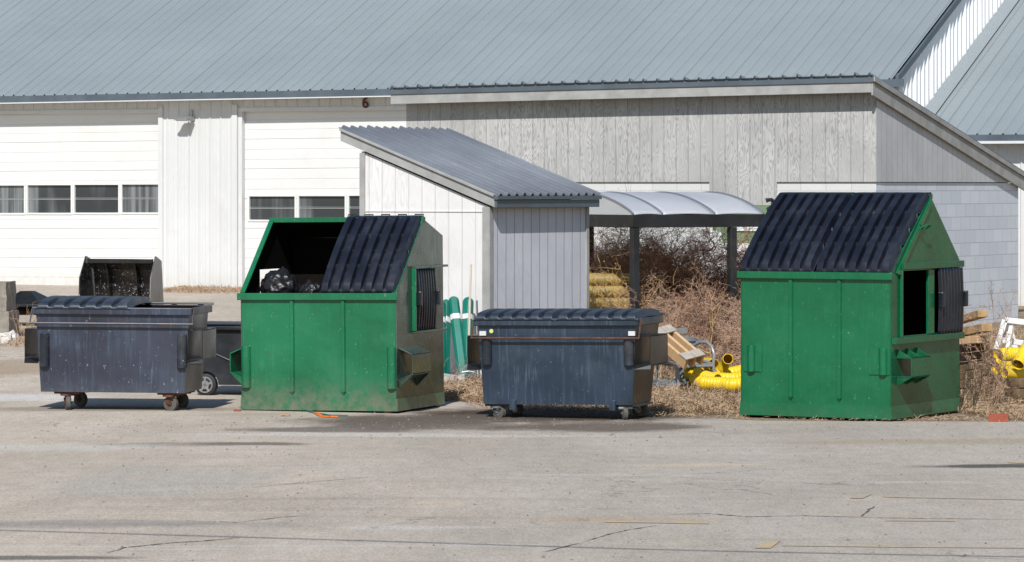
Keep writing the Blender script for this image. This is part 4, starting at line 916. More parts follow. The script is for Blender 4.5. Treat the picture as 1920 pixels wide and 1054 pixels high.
b = MB(); b.tube([(xl_ + .0, -.004, zt_ - .30), (xl_ + .3, -.004, zt_ - .32), (.0, -.004, zt_ - .42), (.3, -.004, zt_ - .50), (.46, -.004, zt_ - .52)], .012, 8); b.build('moulded_crease', M['cart'], cart)
for x in (wx1, wx2):
    w = MB(); w.tube([(x, -.03, .13), (x, -.02, .13), (x, .06, .13), (x, .07, .13)], .13, 28, True, [.115, .13, .13, .115]); wo = w.build('wheel', M['tyre'], cart, smooth=40)
    h = MB(); h.tube([(x, -.036, .13), (x, -.031, .13)], .05, 24)
    for k in range(5): a = 2 * PI * k / 5 + .3; h.beam((x, -.038, .13), (x + .085 * math.cos(a), -.038, .13 + .085 * math.sin(a)), .026, .01, up=(0, 1, 0))
    h.tube([(x + .088 * math.cos(2 * PI * k / 24), -.036, .13 + .088 * math.sin(2 * PI * k / 24)) for k in range(25)], .009, 6)
    h.build('rim', M['aluminium'], wo, smooth=40)

BK = Frame(282, 50.5, 12, gz(50.5))
bucket = empty('loader_bucket', BK.o, -BK.a, 'black steel loader bucket with scraped paint standing before the garage door', 'bucket')
wb = -BK.front(160); zt_ = BK.front(230, 490)[1]
m = weathered('scraped_black_steel', (.014, .014, .015), .3, .3, .4, dust=(.10, .085, .065, .8), scratch=(.6, .6, .62, .95), low_dirt_tone=(.22, .19, .14, .8, .2, 1.0), seed=30, sclo=.64)
b = MB(); b.plate([(.30, 0), (.42, .25), (.46, .7), (.34, zt_ - .12), (.10, zt_ - .03), (.10, zt_ - .0), (.37, zt_ - .08), (.49, .7), (.45, .24), (.33, 0)], wb, lambda u, w, t: (-t, u, w)); b.build('back_plate', m, bucket, smooth=30)
for x, s in ((0, 1), (-wb, -1)):
    b = MB(); b.plate([(.33, -.0), (.5, .3), (.5, .75), (.4, zt_ - .0), (.12, zt_ + .07), (-.12, zt_ - .22), (-.20, .05), (-.1, -.02)], .02, lambda u, w, t: (x + s * t + (.03 * s * (1 - (u + .1)) ), u, w)); b.build('side_plate', M['bucket_side'] if s > 0 else m, bucket, bevel=.004)
b = MB(); b.box(-wb, 0, -.02 + .1, .14, zt_ - .03, zt_ + .03); b.build('cutting_edge', M['black_steel'], bucket, bevel=.006)
for q in (.3, .74):
    b = MB(); x = -wb * q; b.plate([(.42, .2), (.46, .7), (.34, zt_ - .12), (.12, zt_ - .031), (.2, zt_ - .16), (.34, .6)], .016, lambda u, w, t: (x + t, u, w)); b.build('stiffener', M['black_steel'], bucket)

p = on_ground(-6, 637)
cb = empty('concrete_block', p, R(-6), 'rough concrete block standing at the left edge of the lot', 'block')
def rough_box(name, x0, x1, y0, y1, z0, z1, mat, parent, amp=.02, n=10, seed=0):
    b = MB()
    import bmesh
    bm = bmesh.new(); bmesh.ops.create_cube(bm, size=1); bmesh.ops.subdivide_edges(bm, edges=bm.edges[:], cuts=n, use_grid_fill=True)
    for v in bm.verts:
        c = Vector((x0 + (v.co.x + .5) * (x1 - x0), y0 + (v.co.y + .5) * (y1 - y0), z0 + (v.co.z + .5) * (z1 - z0)))
        d = Vector([mnoise.noise(c * 5 + Vector((seed + k * 9, 0, 0))) + .5 * mnoise.noise(c * 14 + Vector((seed + k * 9, 0, 0))) for k in range(3)]); v.co = c + d * amp
    me = bpy.data.meshes.new(name); bm.to_mesh(me); bm.free(); me.materials.append(mat); o = bpy.data.objects.new(name, me); COL.objects.link(o); o.parent = parent; return o
rough_box('upper_block', -.55, .14, 0, .6, .42, .84, M['concrete'], cb, .018); rough_box('lower_block', -.55, .18, 0, .6, -.05, .415, M['concrete'], cb, .018, seed=5)
pl = on_ground(45, 600)
plow = empty('hopper', world(50, 58, z=gz(58)), R(-14), 'black pyramid-shaped steel hopper top beyond the concrete block on the left', 'hopper')
b = MB(); s58 = 58 / FPX; zz = lambda py: CAMZ - (py - HOR) * s58 - gz(58)
b.hexa([(-.38, -.2, zz(569)), (.30, -.2, zz(569)), (.34, .4, zz(566)), (-.26, .4, zz(566)), (-.13, .05, zz(546)), (.04, .05, zz(546)), (.06, .2, zz(546)), (-.1, .2, zz(546))]); b.build('cone', M['black_steel'], plow, smooth=0, bevel=.005)
b = MB(); b.box(-.5, .42, -.3, .5, zz(574), zz(569) - .002); b.build('rim', M['dark_frame'], plow, bevel=.006)
b = MB(); b.hexa([(-.4, -.2, zz(590)), (.32, -.2, zz(590)), (.32, .4, zz(590)), (-.4, .4, zz(590)), (-.45, -.25, zz(574) - .002), (.37, -.25, zz(574) - .002), (.37, .45, zz(574) - .002), (-.45, .45, zz(574) - .002)]); b.build('base', M['grime'], plow)
b = MB()
for x in (-.4, .3):
    for y in (-.2, .38): b.box(x - .02, x + .02, y - .02, y + .02, -.1, zz(590))
b.build('leg', M['rust'], plow)

# ------------------------------------------------------------------ green posts, rake, kerb piece by the shed
def marker(pxt, pyt, pxb, pyb, Yt, Yb, rz, label):
    top = world(pxt, Yt, py=pyt); bt = world(pxb, Yb, py=pyb); L = (top - bt).length; w = .066; d = .045
    t = empty('marker_post', bt, 0, label, 'post', 'green plastic marker posts leaning on the shed')
    axis = (top - bt).normalized(); q = axis.to_track_quat('Z', 'Y').to_euler(); 
    xa = Vector((math.cos(rz), math.sin(rz), 0)); xa = (xa - axis * xa.dot(axis)).normalized(); ya = axis.cross(xa)
    t.rotation_euler = Matrix((xa, ya, axis)).transposed().to_euler()
    b = MB(); outl = [(-w, 0), (w, 0), (w, L - w)] + [(w * math.cos(a), L - w + w * math.sin(a)) for a in [PI * k / 12 for k in range(1, 12)]] + [(-w, L - w)]
    n = len(outl)
    def ring(s, y): return [(p[0] * s, y, (p[1] - (L - w)) * s + (L - w) if p[1] > L - w else p[1]) for p in outl]
    vs = ring(1, d) + ring(1, -.01) + ring(.55, -d) ; fs = [tuple(range(n))[::-1], tuple(range(2 * n, 3 * n))]
    for r_ in range(2):
        for i in range(n): j = (i + 1) % n; fs.append((r_ * n + i, r_ * n + j, (r_ + 1) * n + j, (r_ + 1) * n + i))
    b.add(vs, fs); b.build('post_body', M['teal'], t, smooth=30, bevel=.004)
    b = MB(); e = .003; z0, z1 = L * .70, L * .765
    prof = [(-w - e, d + e), (w + e, d + e), (w + e, -.01 - e), (w * .55 + e, -d - e), (-w * .55 - e, -d - e), (-w - e, -.01 - e)]
    b.prism(prof, lambda p, q: (p, q, z0), lambda p, q: (p, q, z1)); b.build('white_band', M['white_tape'], t, smooth=0)
    return t
marker(850, 556, 868, 706, 46.9, 46.3, .1, 'green marker post with a white band, front of the leaning group')
marker(877, 557, 871, 700, 46.9, 46.5, -.5, 'green marker post with a white band, directly behind the rake handle')
marker(838, 562, 834, 712, 47.0, 46.4, .9, 'green marker post turned edge-on just left of the foremost one')
marker(826, 562, 826, 712, 46.9, 46.3, .2, 'green marker post half hidden by the open green dumpster')
rk = empty('leaf_rake', world(880, 46.0, z=gz(46)), 0, 'wooden-handled leaf rake standing head down against the white shed', 'rake')
Yk = 46.0; tp_ = world(883, 46.6, py=496); bt_ = world(878, 46.0, py=680); o_ = rk.location
b = MB(); b.tube([tp_ - o_, bt_ - o_], .014, 8, True, [.012, .016]); b.build('handle', M['handle'], rk)
b = MB(); 
for k in range(-7, 8):
    e_ = world(878 + k * 3.1, 46.0, py=706 - abs(k) * .5); b.tube([bt_ - o_, (bt_ - o_).lerp(e_ - o_, .85), e_ - o_ + Vector((0, -.04, -.01))], .0035, 4)
b.tube([world(866, 46, py=698) - o_, world(878, 46, py=696) - o_, world(890, 46, py=698) - o_], .006, 5)
b.build('tines', M['steel'], rk, smooth=0)
p = world(852, 45.6, py=712); o = rough_box('kerb_piece', -.15, .12, 0, .14, -.1, .055, M['kerb'], None, .02, 8, 3); o.location = p; tag(o, 'pale broken lump of concrete at the foot of the leaning green posts', 'rubble')

# ------------------------------------------------------------------ chair, pallet, bin, pipes
CH = Frame(1272, 44.6, -31, gz(44.6))
chair = empty('metal_armchair', CH.o, -CH.a, 'grey metal garden armchair standing in dead grass beside the low dumpster', 'chair')
wch = CH.front(1340); dch = .5; sh = .30
for x in (0.0, wch):
    b = MB(); pts = [(x, -.02, -.05), (x, .0, .15), (x, .03, .30), (x, .01, .42), (x, .06, .51), (x, .16, .56), (x, .30, .56), (x, dch - .02, .50)]
    b.tube([Vector(p) for p in pts], .021, 8); b.tube([(x, .03, sh), (x, .2, sh + .03), (x, dch - .05, sh - .0), (x, dch + .02, -.05)], .018, 8); b.build('side_frame', M['chair'], chair, smooth=50)
b = MB()
for k in range(5): y = .03 + k * .095; b.box(.02, wch - .02, y, y + .075, sh - .012 + .0, sh + .012)
b.build('seat', M['slat'], chair, bevel=.004)
b = MB()
for k in range(4): z = sh + .08 + k * .09; y = dch - .04 + k * .03; b.box(.02, wch - .02, y, y + .02, z, z + .07)
b.build('backrest', M['slat'], chair, bevel=.004)
b = MB(); b.tube([(0, .03, sh - .02), (wch, .03, sh - .02)], .018, 8); b.build('front_rail', M['chair'], chair, smooth=50)

A_ = world(1236, 44.75, py=622); B_ = world(1302, 44.3, py=678)
pal = empty('wooden_frame', A_, 0, 'length of pale new lumber frame tipped across the grey armchair', 'lumber'); ax = (B_ - A_); L = ax.length; ax.normalize()
side = Vector((.35, .78, .38)); side = (side - ax * side.dot(ax)).normalized(); upv = side.cross(ax); upv = upv if upv.z > 0 else -upv
pal.rotation_euler = Matrix((ax, upv.cross(ax), upv)).transposed().to_euler()
for k in range(3):
    b = MB(); y = (k - 1) * .125; b.box(0, L, y - .02, y + .02, -.075, .055); b.build('stringer', M['pale_wood'], pal, bevel=.003)
for x in (.0, L - .13):
    b = MB(); b.box(x, x + .14, -.15, -.003, .0555, .074); b.box(x, x + .14, .003, .15, .0555, .074); b.build('cross_board', M['grey_wood'], pal, bevel=.003)

p = on_ground(1284, 722)
binn = empty('planter_tub', p, 0, 'blue-grey round plastic tub behind the armchair', 'tub'); r0 = p.y / FPX
b = MB(); hgt = (722 - 634) * r0; b.tube([(0, 0, 0), (0, 0, hgt * .94)], .1, 28, True, [17 * r0, 21 * r0]); b.build('tub_body', M['bin_grey'], binn, smooth=40)
b = MB(); b.tube([(0, 0, hgt * .942), (0, 0, hgt)], .1, 28, True, [23.5 * r0, 23 * r0]); b.build('tub_rim', M['bin_grey'], binn, smooth=40)
p = on_ground(1262, 732); o = empty('plastic_crate', p, R(20), 'dark broken plastic crate on the ground under the armchair', 'crate')
b = MB(); b.plate([(-.2, 0), (.2, 0), (.2, .13), (-.2, .13)], .012, lambda u, w, t: (u, t, w)); b.box(-.2, -.188, .012, .22, 0, .13); b.box(.188, .2, .012, .22, 0, .1); b.box(-.188, .188, .012, .22, 0, .012); b.box(-.188, .188, .222, .234, 0, .12); b.build('crate_shell', M['bin_grey'], o, bevel=.004)

def pipe(name, pts, r, label, mat='yellow', group='yellow corrugated pipes', rib=True, hollow=True):
    P = [Vector(p) for p in pts]; path = []; n = max(3, int(14 * len(P)))
    L = [0]; 
    for a, c in zip(P, P[1:]): L.append(L[-1] + (c - a).length)
    tot = L[-1]; step = .0085; m_ = int(tot / step); rs = []
    for i in range(m_ + 1):
        s = tot * i / m_; k = max(j for j in range(len(L)) if L[j] <= s + 1e-9); k = min(k, len(P) - 2); f_ = (s - L[k]) / (L[k + 1] - L[k])
        p0 = P[max(k - 1, 0)]; p1 = P[k]; p2 = P[k + 1]; p3 = P[min(k + 2, len(P) - 1)]
        q = .5 * ((2 * p1) + (p2 - p0) * f_ + (2 * p0 - 5 * p1 + 4 * p2 - p3) * f_ ** 2 + (3 * p1 - p0 - 3 * p2 + p3) * f_ ** 3)
        path.append(q); rs.append(r * (1 + (.07 if (i % 4) < 2 else -.03) * (1 if rib else 0)))
    o = P[0].copy(); o.z = gz(o.y); b = MB(); b.tube([q - o for q in path], r, 20, not hollow, rs)
    ob = b.build(name, M[mat], None, smooth=50, solid=.006 if hollow else 0); ob.location = o; return tag(ob, label, 'pipe', group)
Wp = lambda px, py, Y: world(px, Y, py=py)
r_ = .078
pipe('drain_pipe', [Wp(1318, 718, 43.9), Wp(1350, 720, 43.8), Wp(1380, 722, 43.7), Wp(1420, 718, 43.9)], r_, 'yellow corrugated pipe lying lowest and nearest, running under the right green dumpster side')
pipe('drain_pipe', [Wp(1292, 700, 44.9), Wp(1316, 706, 44.6), Wp(1345, 714, 44.4)], r_, 'short yellow corrugated pipe behind the armchair seat, ribs facing the camera')
pipe('drain_pipe', [Wp(1288, 693, 45.6), Wp(1340, 694, 45.6)], r_ * .8, 'yellow pipe behind the armchair, second layer of the heap')
pipe('drain_pipe', [Wp(1355, 693, 45.0), Wp(1362, 676, 44.9), Wp(1365, 673, 44.6)], r_ * .8, 'upturned yellow pipe elbow with its open mouth up', rib=False)
pipe('drain_pipe', [Wp(1345, 702, 45.2), Wp(1375, 700, 45.2), Wp(1410, 692, 45.4)], r_, 'yellow pipe behind the elbow, leaning on the green dumpster end of the heap')
pipe('drain_pipe', [Wp(1300, 682, 46.0), Wp(1325, 682, 45.6), Wp(1338, 684, 45.3)], r_ * .95, 'smooth yellow pipe showing through the right arm of the armchair', rib=False)
pipe('drain_pipe', [Wp(1302, 712, 44.7), Wp(1330, 722, 44.3), Wp(1352, 727, 44.2)], r_ * .8, 'yellow corrugated pipe end poking out just above the grass right of the armchair leg')
pipe('drain_pipe', [Wp(1340, 708, 44.6), Wp(1372, 710, 44.5), Wp(1405, 706, 44.6)], r_ * .85, 'yellow corrugated pipe in the middle of the heap, above the lowest one')
# right hand heap
pipe('drain_pipe', [Wp(1872, 668, 45), Wp(1895, 665, 45.1), Wp(1935, 668, 45.2)], r_, 'top yellow pipe of the heap at the right edge')
pipe('drain_pipe', [Wp(1866, 690, 44.6), Wp(1890, 690, 44.7), Wp(1940, 690, 44.8)], r_, 'middle yellow pipe of the heap at the right edge')
pipe('drain_pipe', [Wp(1884, 700, 44.1), Wp(1925, 702, 44.3)], r_ * .8, 'lowest short yellow pipe of the heap at the right edge', rib=False)
pipe('drain_pipe', [Wp(1908, 684, 44.0), Wp(1925, 655, 44.2), Wp(1938, 630, 44.4)], r_, 'steep yellow pipe crossing the heap at the right edge', rib=False)
# dull yellow coil under the shelter
pc = world(1136, 51.4, z=gz(51.4)); 
for k in range(3):
    rr = .30; z = [CAMZ - (y_ - HOR) / FPX * 51.4 for y_ in (524, 546, 568)][k]
    pts = [Vector((pc.x + rr * math.cos(a), 51.4 + rr * .45 * math.sin(a), z)) for a in [2 * PI * j / 10 for j in range(11)]]
    pipe('pipe_coil', pts, .085, 'dull yellow pipe coil under the shelter, %s of the three stacked' % ('topmost', 'middle', 'lowest')[k], 'yellow_old', 'dull yellow coils under the shelter', rib=False, hollow=False)

# ------------------------------------------------------------------ lumber on the right
names = ['lowest', 'second', 'third', 'fourth', 'fifth', 'sixth']
for i in range(6):
    y0 = 743 - i * 16.5
    a = world(1790, 43.3 + .05 * i, py=y0 - 6); c = world(1868 - (i % 3) * 5 - i, 42.7 + .05 * i, py=y0 - 14 - (5 - i) * 1.4); m_ = a.lerp(c, .55) + Vector((0, 0, -.02 - .004 * (5 - i)))
    b = MB(); pth = [a, m_, c]; h = .082; 
    seg = 8; pts = [((1 - t) ** 2) * a + 2 * t * (1 - t) * m_ + t * t * c for t in [k / seg for k in range(seg + 1)]]
    for p0, p1 in zip(pts, pts[1:]): b.beam(p0 - a, p1 - a, .24, h)
    import bmesh
    # one continuous warped plank
    b = MB(); vs = []
    for q in pts:
        q = q - a; vs += [q + Vector((0, -.13, -h / 2)), q + Vector((0, .13, -h / 2)), q + Vector((0, .13, h / 2)), q + Vector((0, -.13, h / 2))]
    fs = [(0, 1, 2, 3), tuple(4 * seg + k for k in (3, 2, 1, 0))]
    for k in range(seg):
        for e in range(4): fs.append((4 * k + e, 4 * k + (e + 1) % 4, 4 * k + 4 + (e + 1) % 4, 4 * k + 4 + e))
    b.add(vs, fs); ob = b.build('timber', M['brown_wood'], None, smooth=0, bevel=.006); ob.location = a
    tag(ob, 'dark weathered warped timber, %s from the bottom of the stack behind the green dumpster' % names[i] if i else 'dark weathered warped timber at the bottom of the stack behind the green dumpster', 'timber', 'stacked old timbers on the right')
def timber(a, c, w, h, mat, label, group='stacked old timbers on the right', name='timber'):
    b = MB(); b.beam((0, 0, 0), c - a, w, h); ob = b.build(name, M[mat], None, smooth=0, bevel=.004); ob.location = a; return tag(ob, label, 'timber', group)
timber(world(1785, 43.2, py=640), world(1842, 42.8, py=636), .16, .085, 'pale_wood', 'short pale board lying flat on top of the dark timber stack')
timber(world(1780, 43.5, py=628), world(1851, 42.7, py=614), .14, .09, 'tan_wood', 'tan board tilted up, middle of the three loose ones on the stack')
timber(world(1780, 43.6, py=606), world(1843, 42.9, py=588), .13, .08, 'tan_wood', 'topmost tan board of the stack, tilted up against the block wall')
for i, (px0, py) in enumerate(((1893, 755), (1896, 736), (1900, 718))):
    timber(world(px0, 42.0, py=py), world(px0 + 60, 42.3, py=py - 1), .2, .095, 'brown_wood', ('lowest', 'middle', 'top')[i] + ' dark brown sleeper with pale knocks at the right edge', 'dark sleepers at the right edge', 'sleeper')
p = on_ground(1872, 793); o = empty('red_brick', p, R(-8), 'single red brick lying at the edge of the asphalt on the right', 'brick'); ob = rough_box('brick_body', -.1, .1, 0, .09, -.01, .088, M['brick'], o, .005, 8, 2)
# white garden frame at the right edge
fr = empty('white_bench', world(1900, 45.5, z=gz(45.5)), 0, 'white painted bench frame turned over at the right edge', 'bench'); o_ = fr.location
b = MB()
for pts in ([(1868, 655, 45.5), (1884, 600, 45.5)], [(1884, 600, 45.5), (1935, 606, 45.5)], [(1890, 655, 45.2), (1897, 612, 45.3)], [(1878, 638, 45.4), (1930, 645, 45.5)]):
    a, c = [world(p[0], p[2], py=p[1]) - o_ for p in pts]; b.beam(a, c, .05, .07)
b.build('frame', M['white_board'], fr, bevel=.006)
b = MB(); a, c = world(1886, 45.6, py=606) - o_, world(1900, 45.6, py=655) - o_; b.beam(a, c, .02, .12, up=(1, 0, 0)); b.build('leg', M['white_board'], fr)

# ------------------------------------------------------------------ snow / rubble at far left
def lumps(name, label, cat, spots, mat, group):
    for i, (px, py, r) in enumerate(spots):
        p = on_ground(px, py); o = rough_box(name, -r, r, -r, r, -r * .4, r * .8, mat, None, r * .5, 5, i * 7); o.location = p; o.rotation_euler = (0, 0, i); tag(o, label[i], cat, group)
lumps('snow_lump', ['larger dirty snow lump at the foot of the concrete block', 'small snow lump right of the concrete block', 'smallest snow lump at the left picture edge'], 'snow', [(8, 638, .14), (22, 636, .09), (1, 645, .08)], M['snow'], 'snow lumps by the concrete block')

# ------------------------------------------------------------------ vegetation
def twig_mesh(name, mat, parent, gens, n0, h, spread, r0, seed, curl=.5, origin_r=.15, up=.7, leaf=0, kids=4, segs=5, shrink=.55):
    rnd = random.Random(seed); V = []; F = []
    def seg3(a, c, ra, rc):
        d = (c - a).normalized(); x = d.orthogonal().normalized(); y = d.cross(x); n = len(V)
        for p, rr in ((a, ra), (c, rc)):
            for k in range(3): t = 2 * PI * k / 3; V.append(p + x * rr * math.cos(t) + y * rr * math.sin(t))
        for k in range(3): F.append((n + k, n + (k + 1) % 3, n + 3 + (k + 1) % 3, n + 3 + k))
    def grow(p, d, L, r, g):
        pts = [p]
        for i in range(segs):
            d = (d + Vector((rnd.gauss(0, 1), rnd.gauss(0, 1), rnd.gauss(0, 1) * .7)) * curl * .35).normalized()
            q = pts[-1] + d * L / segs
            if q.z < .01: q.z = .01 + rnd.random() * .02
            seg3(pts[-1], q, r * (1 - i / segs * .6), r * (1 - (i + 1) / segs * .6)); pts.append(q)
            if g > 0 and i >= 1:
                for _ in range(kids if i < segs - 1 else 1):
                    if rnd.random() < .8:
                        dd = (d + Vector((rnd.gauss(0, 1), rnd.gauss(0, 1), rnd.gauss(0, .8))) * .9).normalized(); grow(q, dd, L * shrink * rnd.uniform(.6, 1.2), max(r * .6, .0028), g - 1)
        if leaf and g == 0 and rnd.random() < leaf:
            a = pts[-1]; x = Vector((rnd.gauss(0, 1), rnd.gauss(0, 1), rnd.gauss(0, 1))).normalized() * rnd.uniform(.005, .012); y = x.orthogonal().normalized() * x.length * .6
            n = len(V); V.extend([a - x, a + y, a + x, a - y]); F.append((n, n + 1, n + 2, n + 3))
    for _ in range(n0):
        a = rnd.random() * 2 * PI; rr = origin_r * math.sqrt(rnd.random()); tilt = rnd.random() ** .6 * spread
        d = Vector((math.cos(a) * tilt, math.sin(a) * tilt, up + .3 * rnd.random())).normalized()
        grow(Vector((rr * math.cos(a), rr * math.sin(a), 0)), d, h * rnd.uniform(.55, 1.0), r0, gens)
    me = bpy.data.meshes.new(name); me.from_pydata(V, [], F); me.materials.append(mat); o = bpy.data.objects.new(name, me); COL.objects.link(o); o.parent = parent; return o
def shrub(px, Y, label, mat, h, sx=1.0, sy=1.0, group='dry leafless shrubs around the shelter', **kw):
    p = world(px, Y, z=gz(Y)); t = empty('shrub', p, 0, label, 'shrub', group)
    o = twig_mesh('branches', M[mat], t, kw.pop('gens', 3), kw.pop('n0', 16), h, kw.pop('spread', .9), kw.pop('r0', .009), kw.pop('seed', 1), **kw); o.scale = (sx, sy, 1)
    s_ = MB(); s_.tube([(0, 0, -.05), (.01, 0, .08), (.0, .01, h * .3)], .02, 6, True, [.025, .018, .008]); s_.build('stem', M['stem'], t)
    return t
shrub(1255, 52.4, 'tall dark brown leafless shrub filling the space under the arched roof', 'twig_dark', 1.5, n0=32, spread=.75, seed=3, kids=3, origin_r=.3, leaf=.5, curl=.6)
shrub(1215, 52.9, 'dark brown shrub just right of the front shelter post', 'twig_dark', 1.38, n0=24, spread=.55, seed=5, kids=3, origin_r=.25, leaf=.5, curl=.6)
shrub(1315, 52.6, 'thinner brown shrub against the green panel wall, under the shelter right end', 'twig_dark', 1.2, n0=20, spread=.8, seed=8, kids=3, origin_r=.3, leaf=.4, curl=.6)
shrub(1360, 50.2, 'broad tan tangled shrub beside the right green dumpster', 'twig_tan', 1.15, n0=22, spread=1.2, seed=11, kids=3, origin_r=.45, curl=1.1, leaf=.5, up=.5)
shrub(1310, 49.0, 'low tan tangle of stems behind the armchair', 'twig_tan', .8, n0=20, spread=1.4, seed=13, kids=3, origin_r=.5, curl=1.2, leaf=.5, up=.4)
shrub(1385, 48.0, 'low tan tangle pressed against the left of the right green dumpster', 'twig_tan', .85, n0=18, spread=1.3, seed=17, kids=3, origin_r=.45, curl=1.2, leaf=.5, up=.4)
shrub(1240, 49.4, 'reddish brown knee-high shrub behind the low blue-black dumpster', 'twig_dark', .8, n0=16, spread=1.1, seed=19, kids=3, origin_r=.4, curl=1.0, leaf=.5, up=.5)
shrub(1140, 56.0, 'dark twiggy shrub seen through the left bay of the shelter', 'twig_olive', 1.35, n0=24, spread=.7, seed=23, kids=3, origin_r=.5, leaf=1.0)
shrub(1100, 55.0, 'dark twiggy shrub behind the shed corner in the shelter left bay', 'twig_olive', 1.3, n0=14, spread=.6, seed=29, kids=3, origin_r=.4, leaf=1.0)
shrub(1140, 50.8, 'golden dry grass tussock in front of the yellow coils', 'straw_gold', .98, gens=2, n0=44, spread=.4, seed=31, kids=2, origin_r=.25, r0=.004, curl=.5, leaf=1.0)
def weed(px, Y, h, n0, label, seed, mat='stem', spread=.3, kids=1, r0=.005, gens=1, group='dry weed stalks', leaf=.7):
    p = world(px, Y, z=gz(Y)); t = empty('weed', p, 0, label, 'weed', group); twig_mesh('stalks', M[mat], t, gens, n0, h, spread, r0, seed, curl=.25, origin_r=.08, kids=kids, leaf=leaf, segs=8, shrink=.22); return t
weed(1338, 47.5, 1.25, 1, 'single tall tan seed stalk rising in front of the shrubs', 5, 'straw_gold', .04, 2, .007)
weed(1228, 47.0, 1.1, 5, 'pale branching stalk behind the low blue-black dumpster', 9, 'twig_tan', .3, 2, .006, 2)
weed(1818, 40.6, .75, 9, 'clump of dark dry stalks at the foot of the right green dumpster', 12, 'twig_olive', .35, 1, .006)
weed(1850, 41.4, .9, 5, 'tangled dry weed in front of the timber stack', 14, 'twig_tan', .4, 2, .005, 2)
weed(1885, 43.5, 1.5, 1, 'tall dark seed stalk before the block wall at the right edge', 18, 'stem', .10, 2, .006, 2)
weed(1810, 41.0, .9, 5, 'thin pale stalks against the dark timber stack', 21, 'twig_tan', .25, 1, .004)
weed(1858, 41.6, 1.2, 6, 'loose dry weed between the brick and the timbers', 24, 'twig_tan', .3, 2, .004, 2)
weed(838, 45.2, .45, 14, 'small dry weed tuft at the foot of the green posts', 27, 'twig_tan', .8, 1, .003)
weed(925, 46.2, .75, 6, 'sparse weed in the shed corner behind the low dumpster', 33, 'twig_tan', .5, 2, .004, 2)
weed(40, 54, .6, 8, 'dry brown weeds between the concrete block and the navy dumpster', 36, 'twig_tan', .4, 1, .005)
weed(60, 55, .5, 8, 'short orange-brown weeds under the black hopper', 37, 'straw_gold', .9, 1, .005)
weed(20, 55.5, .5, 8, 'rusty weeds right behind the concrete block', 39, 'straw_gold', .9, 1, .005)

def straw_field(name, regions, mats, seed, lab, cat):
    g = np.random.default_rng(seed); V = []; F = []
    for (pts, n, hmin, hmax, flat) in regions:
        P = np.array(pts, float); x0, y0 = P.min(0); x1, y1 = P.max(0); got = 0
        while got < n:
            x = g.uniform(x0, x1); y = g.uniform(y0, y1)
            ins = False; j = len(P) - 1
            for i in range(len(P)):
                if (P[i, 1] > y) != (P[j, 1] > y) and x < (P[j, 0] - P[i, 0]) * (y - P[i, 1]) / (P[j, 1] - P[i, 1]) + P[i, 0]: ins = not ins
                j = i
            if not ins: continue
            if mnoise.noise((x * 1.3, y * 1.1, seed)) < -.28 and g.random() < .75: got += .3; continue
            got += 1; cl = .7 + 1.1 * abs(mnoise.noise((x * 2.5, y * 2.5, 3.0)))
            L = g.uniform(hmin, hmax) * cl; a = g.uniform(0, 2 * PI); el = abs(g.normal(0, 1)) * flat; w = g.uniform(.0014, .0036)
            dx, dy = math.cos(a) * math.cos(el), math.sin(a) * math.cos(el); dz = math.sin(el); z = gz(y) + g.uniform(0, .02) + (.006 if x < edge_x(y) else 0)
            k = g.uniform(.2, .9); px_, py_ = -math.sin(a) * w, math.cos(a) * w; n_ = len(V)
            mx, my, mz = x + dx * L * .55, y + dy * L * .55, z + dz * L * .6 + .01
            ex, ey, ez = x + dx * L, y + dy * L, max(z + .003, z + dz * L * (1 - k * .5))
            V += [(x - px_, y - py_, z), (x + px_, y + py_, z), (mx + px_, my + py_, mz + w), (mx - px_, my - py_, mz - w * .3), (ex, ey, ez)]
            F += [(n_, n_ + 1, n_ + 2, n_ + 3), (n_ + 3, n_ + 2, n_ + 4)]
    me = bpy.data.meshes.new(name); me.from_pydata(V, [], F); me.materials.append(mats); o = bpy.data.objects.new(name, me); COL.objects.link(o)
    return tag(o, lab, cat, None, 'stuff')
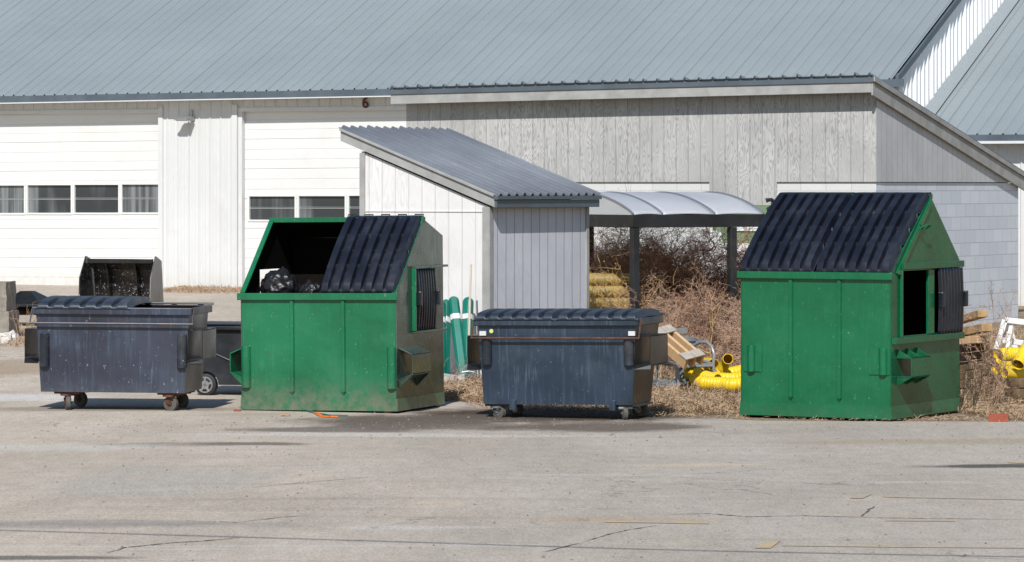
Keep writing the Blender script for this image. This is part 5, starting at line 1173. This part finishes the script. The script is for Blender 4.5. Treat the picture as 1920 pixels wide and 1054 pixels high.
straw_field('dead_grass', [([(-.6, 41.2), (1.6, 39.4), (3.5, 38.75), (9, 38.4), (9, 39.1), (2.4, 40.0), (.6, 41.6)], 1800, .04, .16, .25), ([(1.2, 40.9), (2.2, 40.0), (3.1, 40.4), (4.3, 41), (4.9, 40.2), (5.1, 39.1), (9.5, 38.95), (9.5, 41.5), (1.2, 41.5)], 22000, .05, .2, .45), ([(.1, 41.6), (9.5, 41.4), (9.5, 47.5), (.2, 47.5)], 46000, .07, .28, .5), ([(-1.1, 42.6), (-.1, 42.2), (.3, 44), (-.3, 46.6), (-1.1, 46.4)], 12000, .06, .2, .4), ([(-1, 50), (1, 47), (9.5, 47.5), (9, 56), (-1, 57)], 20000, .1, .36, .7)],
    M['straw'], 3, 'dead straw-coloured grass covering the ground behind the dumpsters', 'grass')
straw_field('leaf_litter', [([(-6.5, 68.3), (-4.8, 67.2), (-4.6, 69.5), (-6.2, 70.4)], 3500, .05, .12, .5), ([(-8, 52.5), (-6.2, 53), (-6.3, 57), (-8.3, 57)], 3500, .05, .16, .6), ([(-.4, 40.9), (1.4, 40.6), (1.0, 42.4), (-.6, 42.8)], 1500, .03, .09, .4)],
    M['leaf_litter'], 9, 'brown dead leaves and litter along the wall and the lot edges', 'leaves')

# small stones scattered on the paving
b = MB(); g = np.random.default_rng(5)
for k in range(900):
    y = g.uniform(24, 41); x = g.uniform(-y * .14, y * .14)
    if g.random() < .45: x, y = g.normal(-1.5, 2.2), g.normal(38, 1.0)
    s = g.uniform(.004, .013) * (1.5 if g.random() < .06 else 1); z = gz(y) + .008 + undul(x, y); a = g.uniform(0, 3)
    v = [(x + s * math.cos(a + q) * g.uniform(.7, 1.3), y + s * math.sin(a + q) * g.uniform(.7, 1.3), z) for q in (0, 1.6, 3.1, 4.7)]
    b.add(v + [(x, y, z + s * g.uniform(.6, 1.2))], [(0, 1, 4), (1, 2, 4), (2, 3, 4), (3, 0, 4)])
tag(b.build('loose_stones', M['stones'], None, smooth=0, fix=False), 'small loose stones scattered on the asphalt', 'stones', None, 'stuff')

# overhead cable whose shadow crosses the foreground
pa, pb = gp(-200, 992), gp(2120, 1052); d = -tosun / tosun.z; hgt = 5.2
A = pa + tosun * (hgt / tosun.z); B = pb + tosun * (hgt / tosun.z)
b = MB(); n = 24; b.tube([A.lerp(B, -1 + 3 * k / n) + Vector((0, 0, .5 * ((k / n - .5) * 2) ** 2)) for k in range(n + 1)], .019, 8)
tag(b.build('overhead_cable', M['tyre'], None, smooth=40), 'black overhead cable above the lot, its shadow on the foreground asphalt', 'cable')
